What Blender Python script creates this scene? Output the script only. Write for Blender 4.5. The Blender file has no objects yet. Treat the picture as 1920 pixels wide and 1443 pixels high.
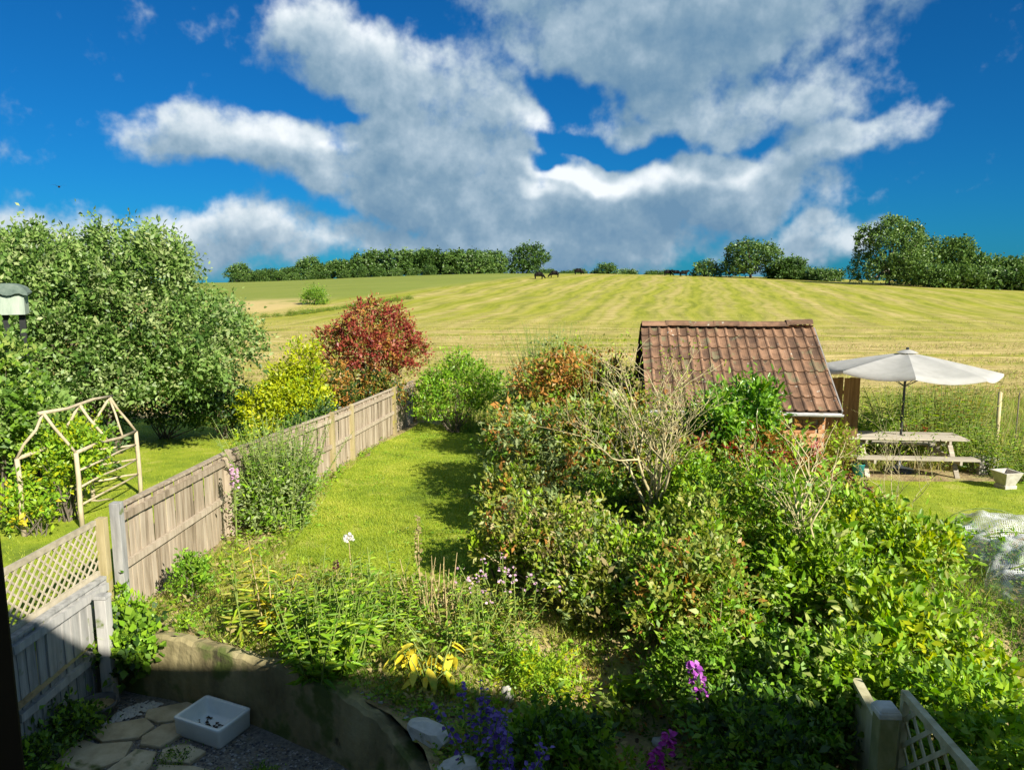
import bpy, bmesh, math, random
import numpy as np
from mathutils import Vector, Matrix

scene = bpy.context.scene
COL = scene.collection
R = math.radians

# ------------------------------------------------------------------ camera
cam_d = bpy.data.cameras.new('camera')
cam = bpy.data.objects.new('camera', cam_d)
COL.objects.link(cam)
cam.location = (0, 0, 3.6)
cam.rotation_euler = (R(90 - 8.5), 0, 0)
cam_d.sensor_width = 36.0
cam_d.lens = 26.0
cam_d.clip_start = 0.05
cam_d.clip_end = 6000
scene.camera = cam

# ------------------------------------------------------------------ exposure
scene.view_settings.view_transform = 'Standard'
scene.view_settings.look = 'None'
scene.view_settings.gamma = 1.0
scene.view_settings.exposure = 1.88
scene.view_settings.use_curve_mapping = False
scene.render.engine = 'CYCLES'
scene.cycles.max_bounces = 6
scene.cycles.transparent_max_bounces = 12

# ------------------------------------------------------------------ sun
SUN_EL, SUN_AZ = 32.0, 140.0          # azimuth clockwise from +Y (the sun stands behind the camera, to its right)
sd = bpy.data.lights.new('sun', 'SUN')
sd.energy = 2.9
sd.angle = R(0.55)
sd.color = (1.0, 0.93, 0.80)
sun = bpy.data.objects.new('sun', sd)
COL.objects.link(sun)
to_sun = Vector((math.sin(R(SUN_AZ)) * math.cos(R(SUN_EL)), math.cos(R(SUN_AZ)) * math.cos(R(SUN_EL)), math.sin(R(SUN_EL))))
sun.rotation_euler = to_sun.to_track_quat('Z', 'Y').to_euler()
sun.location = (20, -20, 20)

# ------------------------------------------------------------------ world: Nishita sky with procedural clouds
def build_world():
    w = bpy.data.worlds.new('World')
    scene.world = w
    w.use_nodes = True
    w.cycles.sampling_method = 'MANUAL'; w.cycles.sample_map_resolution = 128
    nt = w.node_tree
    nt.nodes.clear()
    # cloud density group: direction in, density out
    g = bpy.data.node_groups.new('cloud_density', 'ShaderNodeTree')
    g.interface.new_socket('Direction', in_out='INPUT', socket_type='NodeSocketVector')
    g.interface.new_socket('Density', in_out='OUTPUT', socket_type='NodeSocketFloat')
    N, L = g.nodes, g.links
    gi = N.new('NodeGroupInput'); go = N.new('NodeGroupOutput')
    def math_(op, a, b=None, nodes=N, links=L):
        n = nodes.new('ShaderNodeMath'); n.operation = op
        for i, s in enumerate((a, b)):
            if s is None: continue
            if isinstance(s, (int, float)): n.inputs[i].default_value = s
            else: links.new(s, n.inputs[i])
        return n.outputs[0]
    def noise(scale, detail, rough, vec, dist=0.0):
        n = N.new('ShaderNodeTexNoise')
        n.inputs['Scale'].default_value = scale; n.inputs['Detail'].default_value = detail
        n.inputs['Roughness'].default_value = rough; n.inputs['Distortion'].default_value = dist
        L.new(vec, n.inputs['Vector']); return n
    d = gi.outputs[0]
    sep = N.new('ShaderNodeSeparateXYZ'); L.new(d, sep.inputs[0])
    az = math_('MULTIPLY', math_('ARCTAN2', sep.outputs[0], sep.outputs[1]), 57.2958)
    el = math_('MULTIPLY', math_('ARCSINE', sep.outputs[2]), 57.2958)
    comb = N.new('ShaderNodeCombineXYZ'); L.new(az, comb.inputs[0]); L.new(el, comb.inputs[1])
    # warp the angles so that no outline stays smooth
    wn = noise(9.0, 3.0, 0.5, d)
    sub = N.new('ShaderNodeVectorMath'); sub.operation = 'SUBTRACT'; L.new(wn.outputs['Color'], sub.inputs[0]); sub.inputs[1].default_value = (.5, .5, .5)
    mul = N.new('ShaderNodeVectorMath'); mul.operation = 'MULTIPLY'; L.new(sub.outputs[0], mul.inputs[0]); mul.inputs[1].default_value = (11, 7, 0)
    add = N.new('ShaderNodeVectorMath'); add.operation = 'ADD'; L.new(comb.outputs[0], add.inputs[0]); L.new(mul.outputs[0], add.inputs[1])
    p = add.outputs[0]
    # cloud banks: azimuth, elevation, half width, half height, tilt, weight  (degrees)
    banks = [(-18.5, 8.6, 11, 2.6, -10, 1.0), (-13.0, 14.8, 6.5, 4.2, -15, 1.0), (-8.0, 11.5, 9, 4.6, -20, .9),
             (-4.0, 7.0, 13, 6.0, -10, 1.15), (11.5, 16.6, 15, 6.0, 8, 1.15), (15.5, 11.2, 10, 3.6, 4, .95),
             (10.5, 5.8, 15, 4.2, 6, 1.15), (22.0, 8.6, 9, 2.2, 22, .85), (2.0, 2.2, 20, 3.4, 0, 1.1),
             (-24.0, 2.2, 26, 3.0, 0, .80), (21.5, 2.4, 6, 2.2, 15, .7), (0.0, 11.5, 6, 3, 0, .8), (-20, 1, 14, 1.6, 0, .5), (14, 21, 22, 6, 0, 1.0),
             (-72, 13, 24, 9, 8, 1.0), (-125, 18, 30, 13, 0, 1.0), (66, 9, 15, 6, 5, 1.0), (110, 20, 32, 13, -6, 1.0), (-20, 44, 70, 13, 6, 1.1), (120, 58, 90, 14, 0, 1.1), (55, 34, 30, 10, 0, 1.1), (-62, 30, 24, 9, -8, 1.1), (0, 74, 200, 12, 0, 1.1), (170, 14, 24, 9, 0, 1.0)]  # banks out of view, enlarged and added overhead to brighten the shaded ground
    holes = [(4.2, 13.4, 4.6, 1.7, -25, .75), (8.9, 9.2, 5.8, 1.1, 0, .65), (4.0, 7.6, 3.2, .7, 0, .5), (-12.6, 10.4, 2.4, .7, 0, .4), (18, 8.6, 3.5, .6, 0, .3)]
    tot = None
    for sgn, lst in ((1, banks), (-1, holes)):
        for (a, e, ra, re, t, wt) in lst:
            m = N.new('ShaderNodeMapping'); m.vector_type = 'TEXTURE'
            m.inputs['Location'].default_value = (a, e, 0); m.inputs['Rotation'].default_value = (0, 0, R(t)); m.inputs['Scale'].default_value = (ra, re, 1)
            L.new(p, m.inputs[0])
            ln = N.new('ShaderNodeVectorMath'); ln.operation = 'LENGTH'; L.new(m.outputs[0], ln.inputs[0])
            mr = N.new('ShaderNodeMapRange'); mr.interpolation_type = 'SMOOTHSTEP'
            mr.inputs['From Min'].default_value = 1.35; mr.inputs['From Max'].default_value = 0.25
            mr.inputs['To Min'].default_value = 0; mr.inputs['To Max'].default_value = wt
            L.new(ln.outputs['Value'], mr.inputs['Value'])
            if tot is None: tot = mr.outputs[0]
            elif sgn > 0: tot = math_('SMOOTH_MAX', tot, mr.outputs[0]); tot.node.inputs[2].default_value = .25
            else: tot = math_('SUBTRACT', tot, mr.outputs[0])
    big = noise(7.5, 5.0, 0.58, d)
    fin = noise(30.0, 5.0, 0.62, d)
    nz = math_('ADD', math_('MULTIPLY', math_('SUBTRACT', big.outputs['Fac'], .5), 1.35), math_('MULTIPLY', math_('SUBTRACT', fin.outputs['Fac'], .5), .62))
    L.new(math_('ADD', tot, nz), go.inputs[0])

    def nn(t): return nt.nodes.new(t)
    def lk(a, b): nt.links.new(a, b)
    def m2(op, a, b=None): return math_(op, a, b, nt.nodes, nt.links)
    tc = nn('ShaderNodeTexCoord')
    def dens(off):
        gr = nn('ShaderNodeGroup'); gr.node_tree = g
        if off:
            a = nn('ShaderNodeVectorMath'); a.operation = 'ADD'; a.inputs[1].default_value = off
            lk(tc.outputs['Generated'], a.inputs[0])
            nrm = nn('ShaderNodeVectorMath'); nrm.operation = 'NORMALIZE'; lk(a.outputs[0], nrm.inputs[0])
            lk(nrm.outputs[0], gr.inputs[0])
        else: lk(tc.outputs['Generated'], gr.inputs[0])
        return gr.outputs[0]
    d0 = dens(None); d1 = dens((0.014, 0, 0.034))
    alpha = nn('ShaderNodeMapRange'); alpha.interpolation_type = 'SMOOTHSTEP'
    alpha.inputs['From Min'].default_value = .24; alpha.inputs['From Max'].default_value = .84
    lk(d0, alpha.inputs['Value'])
    # the sun lights the shoulders of the cloud, its thick middle stays grey-blue
    lit = m2('MULTIPLY', m2('SUBTRACT', d0, d1), .75)
    thick = nn('ShaderNodeMapRange'); thick.inputs['From Min'].default_value = .5; thick.inputs['From Max'].default_value = 1.45
    thick.inputs['To Min'].default_value = .46; thick.inputs['To Max'].default_value = .04
    lk(d0, thick.inputs['Value'])
    br = m2('ADD', lit, thick.outputs[0])
    ramp = nn('ShaderNodeValToRGB')
    e = ramp.color_ramp.elements
    e[0].position = 0.0; e[0].color = (.115, .215, .325, 1)
    e[1].position = 1.0; e[1].color = (.70, .74, .77, 1)
    for pos, c in ((.22, (.175, .275, .370, 1)), (.45, (.285, .38, .465, 1)), (.68, (.45, .53, .59, 1))):
        el_ = e.new(pos); el_.color = c
    lk(br, ramp.inputs[0])
    sky = nn('ShaderNodeTexSky'); sky.sky_type = 'NISHITA'; sky.sun_disc = False
    sky.sun_elevation = R(SUN_EL); sky.sun_rotation = R(SUN_AZ)
    sky.altitude = 100; sky.air_density = 1.0; sky.dust_density = 0.15; sky.ozone_density = 3.5
    tint = nn('ShaderNodeMix'); tint.data_type = 'RGBA'; tint.blend_type = 'MULTIPLY'; tint.inputs['Factor'].default_value = 1
    gm = nn('ShaderNodeGamma'); gm.inputs['Gamma'].default_value = 0.92; lk(sky.outputs[0], gm.inputs[0])
    lk(gm.outputs[0], tint.inputs['A']); tint.inputs['B'].default_value = (.013, .138, .268, 1)
    skys = nn('ShaderNodeVectorMath'); skys.operation = 'SCALE'; skys.inputs['Scale'].default_value = SKY_GAIN
    lk(tint.outputs['Result'], skys.inputs[0])
    cl = nn('ShaderNodeVectorMath'); cl.operation = 'SCALE'; cl.inputs['Scale'].default_value = CLOUD_GAIN
    lk(ramp.outputs[0], cl.inputs[0])
    mix = nn('ShaderNodeMix'); mix.data_type = 'RGBA'
    lk(alpha.outputs[0], mix.inputs['Factor']); lk(skys.outputs[0], mix.inputs['A']); lk(cl.outputs[0], mix.inputs['B'])
    bg = nn('ShaderNodeBackground'); bg.inputs['Strength'].default_value = 0.10
    lk(mix.outputs['Result'], bg.inputs['Color'])
    out = nn('ShaderNodeOutputWorld'); lk(bg.outputs[0], out.inputs[0])
SKY_GAIN, CLOUD_GAIN = 0.95, 3.7
build_world()

# ================================================================== helpers
def smooth(t):
    t = max(0.0, min(1.0, t)); return t * t * (3 - 2 * t)

FY = [22, 24, 40, 70, 110, 150, 190, 220, 260, 320, 450, 700, 1500]
FZ = [-.75, -.87, -1.5, -1.2, .6, 2.4, 3.5, 3.95, 3.5, 0, -12, -25, -60]
def hill(x, y):
    z = float(np.interp(y, FY, FZ))
    z0 = float(np.interp(y - 14, FY, FZ)); z1 = float(np.interp(y + 14, FY, FZ))
    if y > 45: z = (z + z0 + z1) / 3
    far = smooth((y - 35) / 120)
    if x > 0: z -= far * 3.3 * (x / 125.0) ** 2 / (1 + .35 * (x / 125.0) ** 2)
    else: z -= far * 2.7 * smooth(-x / 95.0)
    z += far * .25 * math.sin(x * .05 + 1.0) * math.sin(y * .043)
    return z
def H(x, y):
    """height of the ground"""
    if y > 24: return hill(x, y)
    z = -0.05 * max(y - 7, 0)
    if y > 22: z += (hill(x, 24) - (-.85)) * (y - 22) / 2
    z -= 0.45 * smooth((x + .8) / 1.6) * smooth((7.4 - y) / 1.6)
    return z

def link(o, parent=None):
    COL.objects.link(o)
    if parent is not None: o.parent = parent
    return o
def tag(o, label=None, cat=None, group=None, kind=None):
    if label: o['label'] = label
    if cat: o['category'] = cat
    if group: o['group'] = group
    if kind: o['kind'] = kind
    return o
def thing(name, label, cat, loc=(0, 0, 0), rz=0, group=None):
    o = bpy.data.objects.new(name, None)
    o.empty_display_size = .2
    o.location = loc; o.rotation_euler = (0, 0, rz)
    link(o); return tag(o, label, cat, group)

class MB:
    def __init__(s): s.v = []; s.f = []; s.m = []
    def add(s, v, f, m=0):
        k = len(s.v); s.v.extend([tuple(p) for p in v]); s.f.extend([tuple(i + k for i in q) for q in f]); s.m.extend([m] * len(f)); return s
    def box(s, c, d, rz=0, mat=None, m=0, taper=1.0):
        x, y, z = d[0] / 2, d[1] / 2, d[2] / 2
        vs = []
        for sz in (-1, 1):
            k = taper if sz > 0 else 1
            for a, b in ((-1, -1), (1, -1), (1, 1), (-1, 1)): vs.append(Vector((a * x * k, b * y * k, sz * z)))
        M = Matrix.Rotation(rz, 3, 'Z') if mat is None else mat
        vs = [M @ v + Vector(c) for v in vs]
        return s.add(vs, [(3, 2, 1, 0), (4, 5, 6, 7), (0, 1, 5, 4), (1, 2, 6, 5), (2, 3, 7, 6), (3, 0, 4, 7)], m)
    def bar(s, a, b, w, t, up=(0, 0, 1), m=0):
        a, b = Vector(a), Vector(b); d = b - a; L = d.length; d.normalize()
        u = Vector(up); sx = d.cross(u)
        if sx.length < 1e-4: sx = d.cross(Vector((1, 0, 0)))
        sx.normalize(); n = sx.cross(d)
        M = Matrix((sx, d, n)).transposed()
        return s.box((a + b) / 2, (w, L, t), mat=M, m=m)
    def tube(s, pts, rad, n=6, m=0, cap=True):
        pts = [Vector(p) for p in pts]; k = len(s.v); rows = len(pts)
        if not hasattr(rad, '__len__'): rad = [rad] * rows
        ref = Vector((.31, .17, .93))
        for i, p in enumerate(pts):
            d = (pts[min(i + 1, rows - 1)] - pts[max(i - 1, 0)])
            if d.length < 1e-6: d = Vector((0, 0, 1))
            d.normalize()
            a = d.cross(ref)
            if a.length < .05: a = d.cross(Vector((1, 0, 0)))
            a.normalize(); b = d.cross(a)
            for j in range(n):
                t = 2 * math.pi * j / n
                s.v.append(tuple(p + (a * math.cos(t) + b * math.sin(t)) * rad[i]))
        for i in range(rows - 1):
            for j in range(n):
                s.f.append((k + i * n + j, k + i * n + (j + 1) % n, k + (i + 1) * n + (j + 1) % n, k + (i + 1) * n + j)); s.m.append(m)
        if cap:
            s.f.append(tuple(k + j for j in reversed(range(n)))); s.m.append(m)
            s.f.append(tuple(k + (rows - 1) * n + j for j in range(n))); s.m.append(m)
        return s
    def lathe(s, prof, n=20, c=(0, 0, 0), m=0, cap=False):
        k = len(s.v)
        for r, z in prof:
            for j in range(n):
                t = 2 * math.pi * j / n; s.v.append((c[0] + r * math.cos(t), c[1] + r * math.sin(t), c[2] + z))
        for i in range(len(prof) - 1):
            for j in range(n):
                s.f.append((k + i * n + j, k + i * n + (j + 1) % n, k + (i + 1) * n + (j + 1) % n, k + (i + 1) * n + j)); s.m.append(m)
        if cap: s.f.append(tuple(k + j for j in range(n))); s.m.append(m)
        return s
    def mesh(s, name, mats, smoothed=False):
        me = bpy.data.meshes.new(name); me.from_pydata(s.v, [], s.f)
        for mt in (mats if isinstance(mats, (list, tuple)) else [mats]): me.materials.append(mt)
        if any(s.m): me.polygons.foreach_set('material_index', s.m)
        if smoothed: me.polygons.foreach_set('use_smooth', [True] * len(me.polygons))
        me.update(); return me
    def build(s, name, mats, parent=None, smoothed=False, bevel=0):
        o = bpy.data.objects.new(name, s.mesh(name, mats, smoothed)); link(o, parent)
        if bevel:
            b = o.modifiers.new('bevel', 'BEVEL'); b.width = bevel; b.segments = 2; b.limit_method = 'ANGLE'
        return o
def piece(name, me, parent, loc=(0, 0, 0), rot=(0, 0, 0), sc=None):
    o = bpy.data.objects.new(name, me); link(o, parent); o.location = loc; o.rotation_euler = rot
    if sc: o.scale = sc
    return o

# ------------------------------------------------------------------ materials
MATS = {}
def new_mat(name):
    m = bpy.data.materials.new(name); m.use_nodes = True
    nt = m.node_tree; b = nt.nodes['Principled BSDF']
    MATS[name] = m
    return m, nt, b
def ramp_node(nt, cols):
    r = nt.nodes.new('ShaderNodeValToRGB'); e = r.color_ramp.elements
    n = len(cols)
    for i, c in enumerate(cols):
        pos = i / (n - 1) if n > 1 else 0
        if len(c) == 4: pos = c[3]
        if i < 2: el = e[i]; el.position = pos
        else: el = e.new(pos)
        el.color = (*c[:3], 1)
    return r
def surf(name, cols, scale=4, rough=.8, bump=.3, bdist=.01, stretch=(1, 1, 1), detail=6, objrand=0.0, spec=.25, fine=0, spots=None):
    """noise-coloured solid: cols is a ramp; spots = (colour, scale, threshold) adds lichen or moss patches"""
    m, nt, b = new_mat(name)
    N, L = nt.nodes, nt.links
    tc = N.new('ShaderNodeTexCoord'); mp = N.new('ShaderNodeMapping'); mp.inputs['Scale'].default_value = stretch
    vec = tc.outputs['Object']
    oi = None
    if objrand:
        oi = N.new('ShaderNodeObjectInfo')
        sc = N.new('ShaderNodeVectorMath'); sc.operation = 'SCALE'; sc.inputs[0].default_value = (37, 91, 53); L.new(oi.outputs['Random'], sc.inputs['Scale'])
        ad = N.new('ShaderNodeVectorMath'); ad.operation = 'ADD'; L.new(vec, ad.inputs[0]); L.new(sc.outputs[0], ad.inputs[1]); vec = ad.outputs[0]
    L.new(vec, mp.inputs[0])
    nz = N.new('ShaderNodeTexNoise'); nz.inputs['Scale'].default_value = scale; nz.inputs['Detail'].default_value = detail; nz.inputs['Roughness'].default_value = .62
    L.new(mp.outputs[0], nz.inputs['Vector'])
    fac = nz.outputs['Fac']
    mr = N.new('ShaderNodeMapRange'); mr.inputs['From Min'].default_value = .28; mr.inputs['From Max'].default_value = .72; L.new(fac, mr.inputs['Value']); fac = mr.outputs[0]
    if objrand:
        a = N.new('ShaderNodeMath'); a.operation = 'MULTIPLY_ADD'; a.inputs[1].default_value = objrand; L.new(oi.outputs['Random'], a.inputs[0])
        bb = N.new('ShaderNodeMath'); bb.operation = 'SUBTRACT'; L.new(fac, bb.inputs[0]); bb.inputs[1].default_value = objrand / 2; L.new(bb.outputs[0], a.inputs[2]); fac = a.outputs[0]
    r = ramp_node(nt, cols); L.new(fac, r.inputs[0])
    col = r.outputs[0]
    if spots:
        for (c, s_, th) in spots:
            n2 = N.new('ShaderNodeTexNoise'); n2.inputs['Scale'].default_value = s_; n2.inputs['Detail'].default_value = 5; L.new(vec, n2.inputs['Vector'])
            m3 = N.new('ShaderNodeMapRange'); m3.inputs['From Min'].default_value = th; m3.inputs['From Max'].default_value = th + .07; L.new(n2.outputs['Fac'], m3.inputs['Value'])
            mx = N.new('ShaderNodeMix'); mx.data_type = 'RGBA'; mx.inputs['B'].default_value = (*c, 1); L.new(m3.outputs[0], mx.inputs['Factor']); L.new(col, mx.inputs['A']); col = mx.outputs['Result']
    L.new(col, b.inputs['Base Color'])
    b.inputs['Roughness'].default_value = rough; b.inputs['Specular IOR Level'].default_value = spec
    if bump:
        bp = N.new('ShaderNodeBump'); bp.inputs['Strength'].default_value = bump; bp.inputs['Distance'].default_value = bdist
        hsrc = nz.outputs['Fac']
        if fine:
            n4 = N.new('ShaderNodeTexNoise'); n4.inputs['Scale'].default_value = fine; n4.inputs['Detail'].default_value = 4; L.new(vec, n4.inputs['Vector']); hsrc = n4.outputs['Fac']
        L.new(hsrc, bp.inputs['Height']); L.new(bp.outputs[0], b.inputs['Normal'])
    return m
def leafmat(name, cols, rough=.45, trans=.38, spec=.4):
    """leaf colours run over a per-leaf random value; light passes partly through the blade"""
    m, nt, b = new_mat(name)
    N, L = nt.nodes, nt.links
    at = N.new('ShaderNodeAttribute'); at.attribute_name = 'rnd'
    r = ramp_node(nt, cols); L.new(at.outputs['Fac'], r.inputs[0])
    L.new(r.outputs[0], b.inputs['Base Color']); b.inputs['Roughness'].default_value = rough; b.inputs['Specular IOR Level'].default_value = spec
    if trans:
        t = N.new('ShaderNodeBsdfTranslucent'); hs = N.new('ShaderNodeHueSaturation'); hs.inputs['Value'].default_value = 1.25; hs.inputs['Saturation'].default_value = 1.08
        L.new(r.outputs[0], hs.inputs['Color']); L.new(hs.outputs[0], t.inputs['Color'])
        mx = N.new('ShaderNodeMixShader'); mx.inputs[0].default_value = trans
        L.new(b.outputs[0], mx.inputs[1]); L.new(t.outputs[0], mx.inputs[2]); L.new(mx.outputs[0], N['Material Output'].inputs['Surface'])
    return m
#MATERIALS
LF = {}
def lf(name, *cols, **k): LF[name] = leafmat('leaf_' + name, cols, **k)
lf('willow', (0.050, 0.117, 0.016), (0.122, 0.226, 0.039), (0.220, 0.335, 0.079), (0.334, 0.423, 0.139))
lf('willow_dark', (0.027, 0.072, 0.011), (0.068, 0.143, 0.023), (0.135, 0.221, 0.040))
lf('mid', (0.050, 0.126, 0.011), (0.137, 0.263, 0.020), (0.287, 0.425, 0.039))
lf('bright', (0.070, 0.182, 0.010), (0.188, 0.373, 0.020), (0.376, 0.563, 0.038))
lf('lime', (.17, .25, .006), (.36, .42, .008), (.54, .56, .012), trans=.38)
lf('limegreen', (0.084, 0.179, 0.009), (0.216, 0.347, 0.014), (0.360, 0.482, 0.024), trans=.35)
lf('yellow', (0.320, 0.300, 0.012), (0.550, 0.470, 0.020), (0.660, 0.550, 0.040), trans=.4)
lf('red', (.12, .020, .016), (.25, .040, .030), (.36, .078, .050), (.32, .13, .055))
lf('russet', (0.143, 0.084, 0.022), (0.319, 0.160, 0.036), (0.487, 0.234, 0.055), (0.403, 0.318, 0.060))
lf('deepred', (0.100, 0.010, 0.010), (0.240, 0.020, 0.018), (0.330, 0.060, 0.030))
lf('plum', (0.030, 0.010, 0.014), (0.075, 0.020, 0.026), (0.130, 0.045, 0.045))
lf('olive', (0.095, 0.129, 0.017), (0.227, 0.255, 0.036), (0.416, 0.404, 0.064))
lf('grey', (0.116, 0.182, 0.063), (0.251, 0.327, 0.119), (0.436, 0.489, 0.202))
lf('glossy', (0.030, 0.111, 0.011), (0.100, 0.240, 0.020), (0.232, 0.415, 0.037), rough=.28, spec=.5)
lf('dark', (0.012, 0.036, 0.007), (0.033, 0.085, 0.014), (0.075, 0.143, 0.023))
lf('variegated', (.06, .13, .02), (.16, .25, .04), (.32, .39, .09), (.46, .48, .17))
lf('grass', (0.100, 0.170, 0.010), (0.200, 0.295, 0.014), (0.310, 0.385, 0.022), (0.420, 0.430, 0.060), rough=.6)
lf('longgrass', (.10, .18, .014), (.21, .29, .025), (.36, .38, .06), (.48, .43, .14), rough=.6)
lf('straw', (0.220, 0.180, 0.070), (0.360, 0.290, 0.120), (0.460, 0.390, 0.190), rough=.7)
lf('farwood', (.030, .075, .014), (.060, .125, .022), (.11, .19, .036), trans=.2)
lf('farlight', (.055, .115, .020), (.11, .19, .036), (.18, .27, .06), trans=.2)
lf('violet', (.06, .03, .20), (.12, .06, .34), (.24, .16, .48), trans=.25)
lf('mauve', (0.250, 0.040, 0.320), (0.420, 0.090, 0.480), (0.550, 0.220, 0.580), trans=.25)
lf('magenta', (0.360, 0.020, 0.260), (0.550, 0.060, 0.420), trans=.25)
lf('pink', (0.450, 0.250, 0.380), (0.600, 0.420, 0.520), trans=.25)
lf('white', (0.620, 0.600, 0.520), (0.780, 0.770, 0.720), trans=.2)
BARK = surf('bark', [(.05, .04, .03), (.12, .10, .075), (.19, .165, .125)], 18, .9, .6, .01, (1, 1, .25))
PALEBARK = surf('pale_bark', [(.26, .215, .11), (.43, .37, .20), (.56, .50, .31)], 14, .85, .5, .008, (1, 1, .3))
GREENSTEM = surf('green_stem', [(.09, .15, .03), (.17, .23, .05), (.26, .30, .09)], 20, .6, 0)
DRYSTEM = surf('dry_stem', [(.22, .16, .07), (.38, .30, .14), (.50, .42, .22)], 20, .8, 0)

# ------------------------------------------------------------------ foliage
def leaf_mesh(name, pos, dirs, length, width, rnd, mats, midx=None, rng=None, shape='diamond', fold=.35, curl=.0):
    n = len(pos); rng = rng or np.random.default_rng(1)
    d = dirs / (np.linalg.norm(dirs, axis=1, keepdims=True) + 1e-9)
    ref = rng.normal(size=(n, 3)) * .55 + np.array([.42, -.42, .8])   # blades turn towards the light
    s = np.cross(d, ref); s /= (np.linalg.norm(s, axis=1, keepdims=True) + 1e-9)
    nn = np.cross(s, d)
    Lh = np.broadcast_to(np.asarray(length, float), (n,))[:, None]; Wd = np.broadcast_to(np.asarray(width, float), (n,))[:, None] * .5
    if shape == 'diamond':
        tip = d * Lh - nn * Lh * curl
        mid = d * Lh * .45 + nn * Wd * fold
        V = np.stack([pos, pos + mid + s * Wd, pos + tip, pos + mid - s * Wd], 1).reshape(-1, 3)
        k = 4; F = np.arange(n * 4).reshape(n, 4); per = 1
    elif shape == 'blade':
        V = np.stack([pos - s * Wd, pos + s * Wd, pos + d * Lh], 1).reshape(-1, 3)
        k = 3; F = np.arange(n * 3).reshape(n, 3); per = 1
    else:   # six-point leaf folded along its midrib: two quads
        c1 = d * Lh * .35 - nn * Lh * curl * .1; c2 = d * Lh * .7 - nn * Lh * curl * .45
        tip = d * Lh - nn * Lh * curl
        up = nn * Wd * fold
        V = np.stack([pos, pos + c1 + s * Wd + up, pos + c2 + s * Wd * .75 + up, pos + tip, pos + c2 - s * Wd * .75 + up, pos + c1 - s * Wd + up], 1).reshape(-1, 3)
        b = (np.arange(n) * 6)[:, None]
        F = np.concatenate([b + np.array([[0, 1, 2, 3]]), b + np.array([[0, 3, 4, 5]])], 1).reshape(-1, 4); k = 4; per = 2
    me = bpy.data.meshes.new(name)
    me.vertices.add(len(V)); me.vertices.foreach_set('co', V.astype(np.float32).ravel())
    me.loops.add(F.size); me.loops.foreach_set('vertex_index', F.astype(np.int32).ravel())
    me.polygons.add(len(F)); me.polygons.foreach_set('loop_start', np.arange(0, F.size, k, dtype=np.int32))
    at = me.attributes.new('rnd', 'FLOAT', 'FACE'); at.data.foreach_set('value', np.repeat(rnd, per).astype(np.float32))
    for m in mats: me.materials.append(m)
    if midx is not None: me.polygons.foreach_set('material_index', np.repeat(midx, per).astype(np.int32))
    me.update(calc_edges=True)
    return me
def unit(rng, n):
    v = rng.normal(size=(n, 3)); return v / np.linalg.norm(v, axis=1, keepdims=True)
def sub_blobs(rng, c, r, n, rel=.45):
    c = np.array(c, float); r = np.array(r, float) * 1.13
    out = [(c, r * .60)]
    n = int(n * 1.5); rel *= .84
    d = unit(rng, n); d[:, 2] = np.abs(d[:, 2]) * 1.0 - .25
    for k in range(n):
        rr = rel * rng.uniform(.75, 1.25)
        out.append((c + d[k] * r * rng.uniform(.58, .84), r * rr))
    return out
def crown_pts(rng, blobs, n, inner=.22, low=-.55):
    P, O = [], []
    B = np.array([b[0] for b in blobs]); Rr = np.array([b[1] for b in blobs])
    w = (Rr[:, 0] * Rr[:, 1] * Rr[:, 2]) ** (2 / 3); w /= w.sum()
    need = n; tries = 0
    while need > 0 and tries < 30:
        tries += 1
        m = need * 3 + 20
        bi = rng.choice(len(blobs), m, p=w); d = unit(rng, m)
        isin = rng.random(m) < inner
        rad = np.where(isin, rng.random(m) ** .5 * .85, 1 - np.abs(rng.normal(size=m)) * .10)
        p = B[bi] + d * Rr[bi] * rad[:, None]
        q = (p[:, None, :] - B[None]) / Rr[None]
        dist = np.linalg.norm(q, axis=2); dist[np.arange(m), bi] = 9
        ok = isin | ((dist.min(1) > .82) & (d[:, 2] > low))
        p = p[ok][:need]; d = d[ok][:need]
        P.append(p); O.append(d); need -= len(p)
    return np.concatenate(P), np.concatenate(O)
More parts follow.
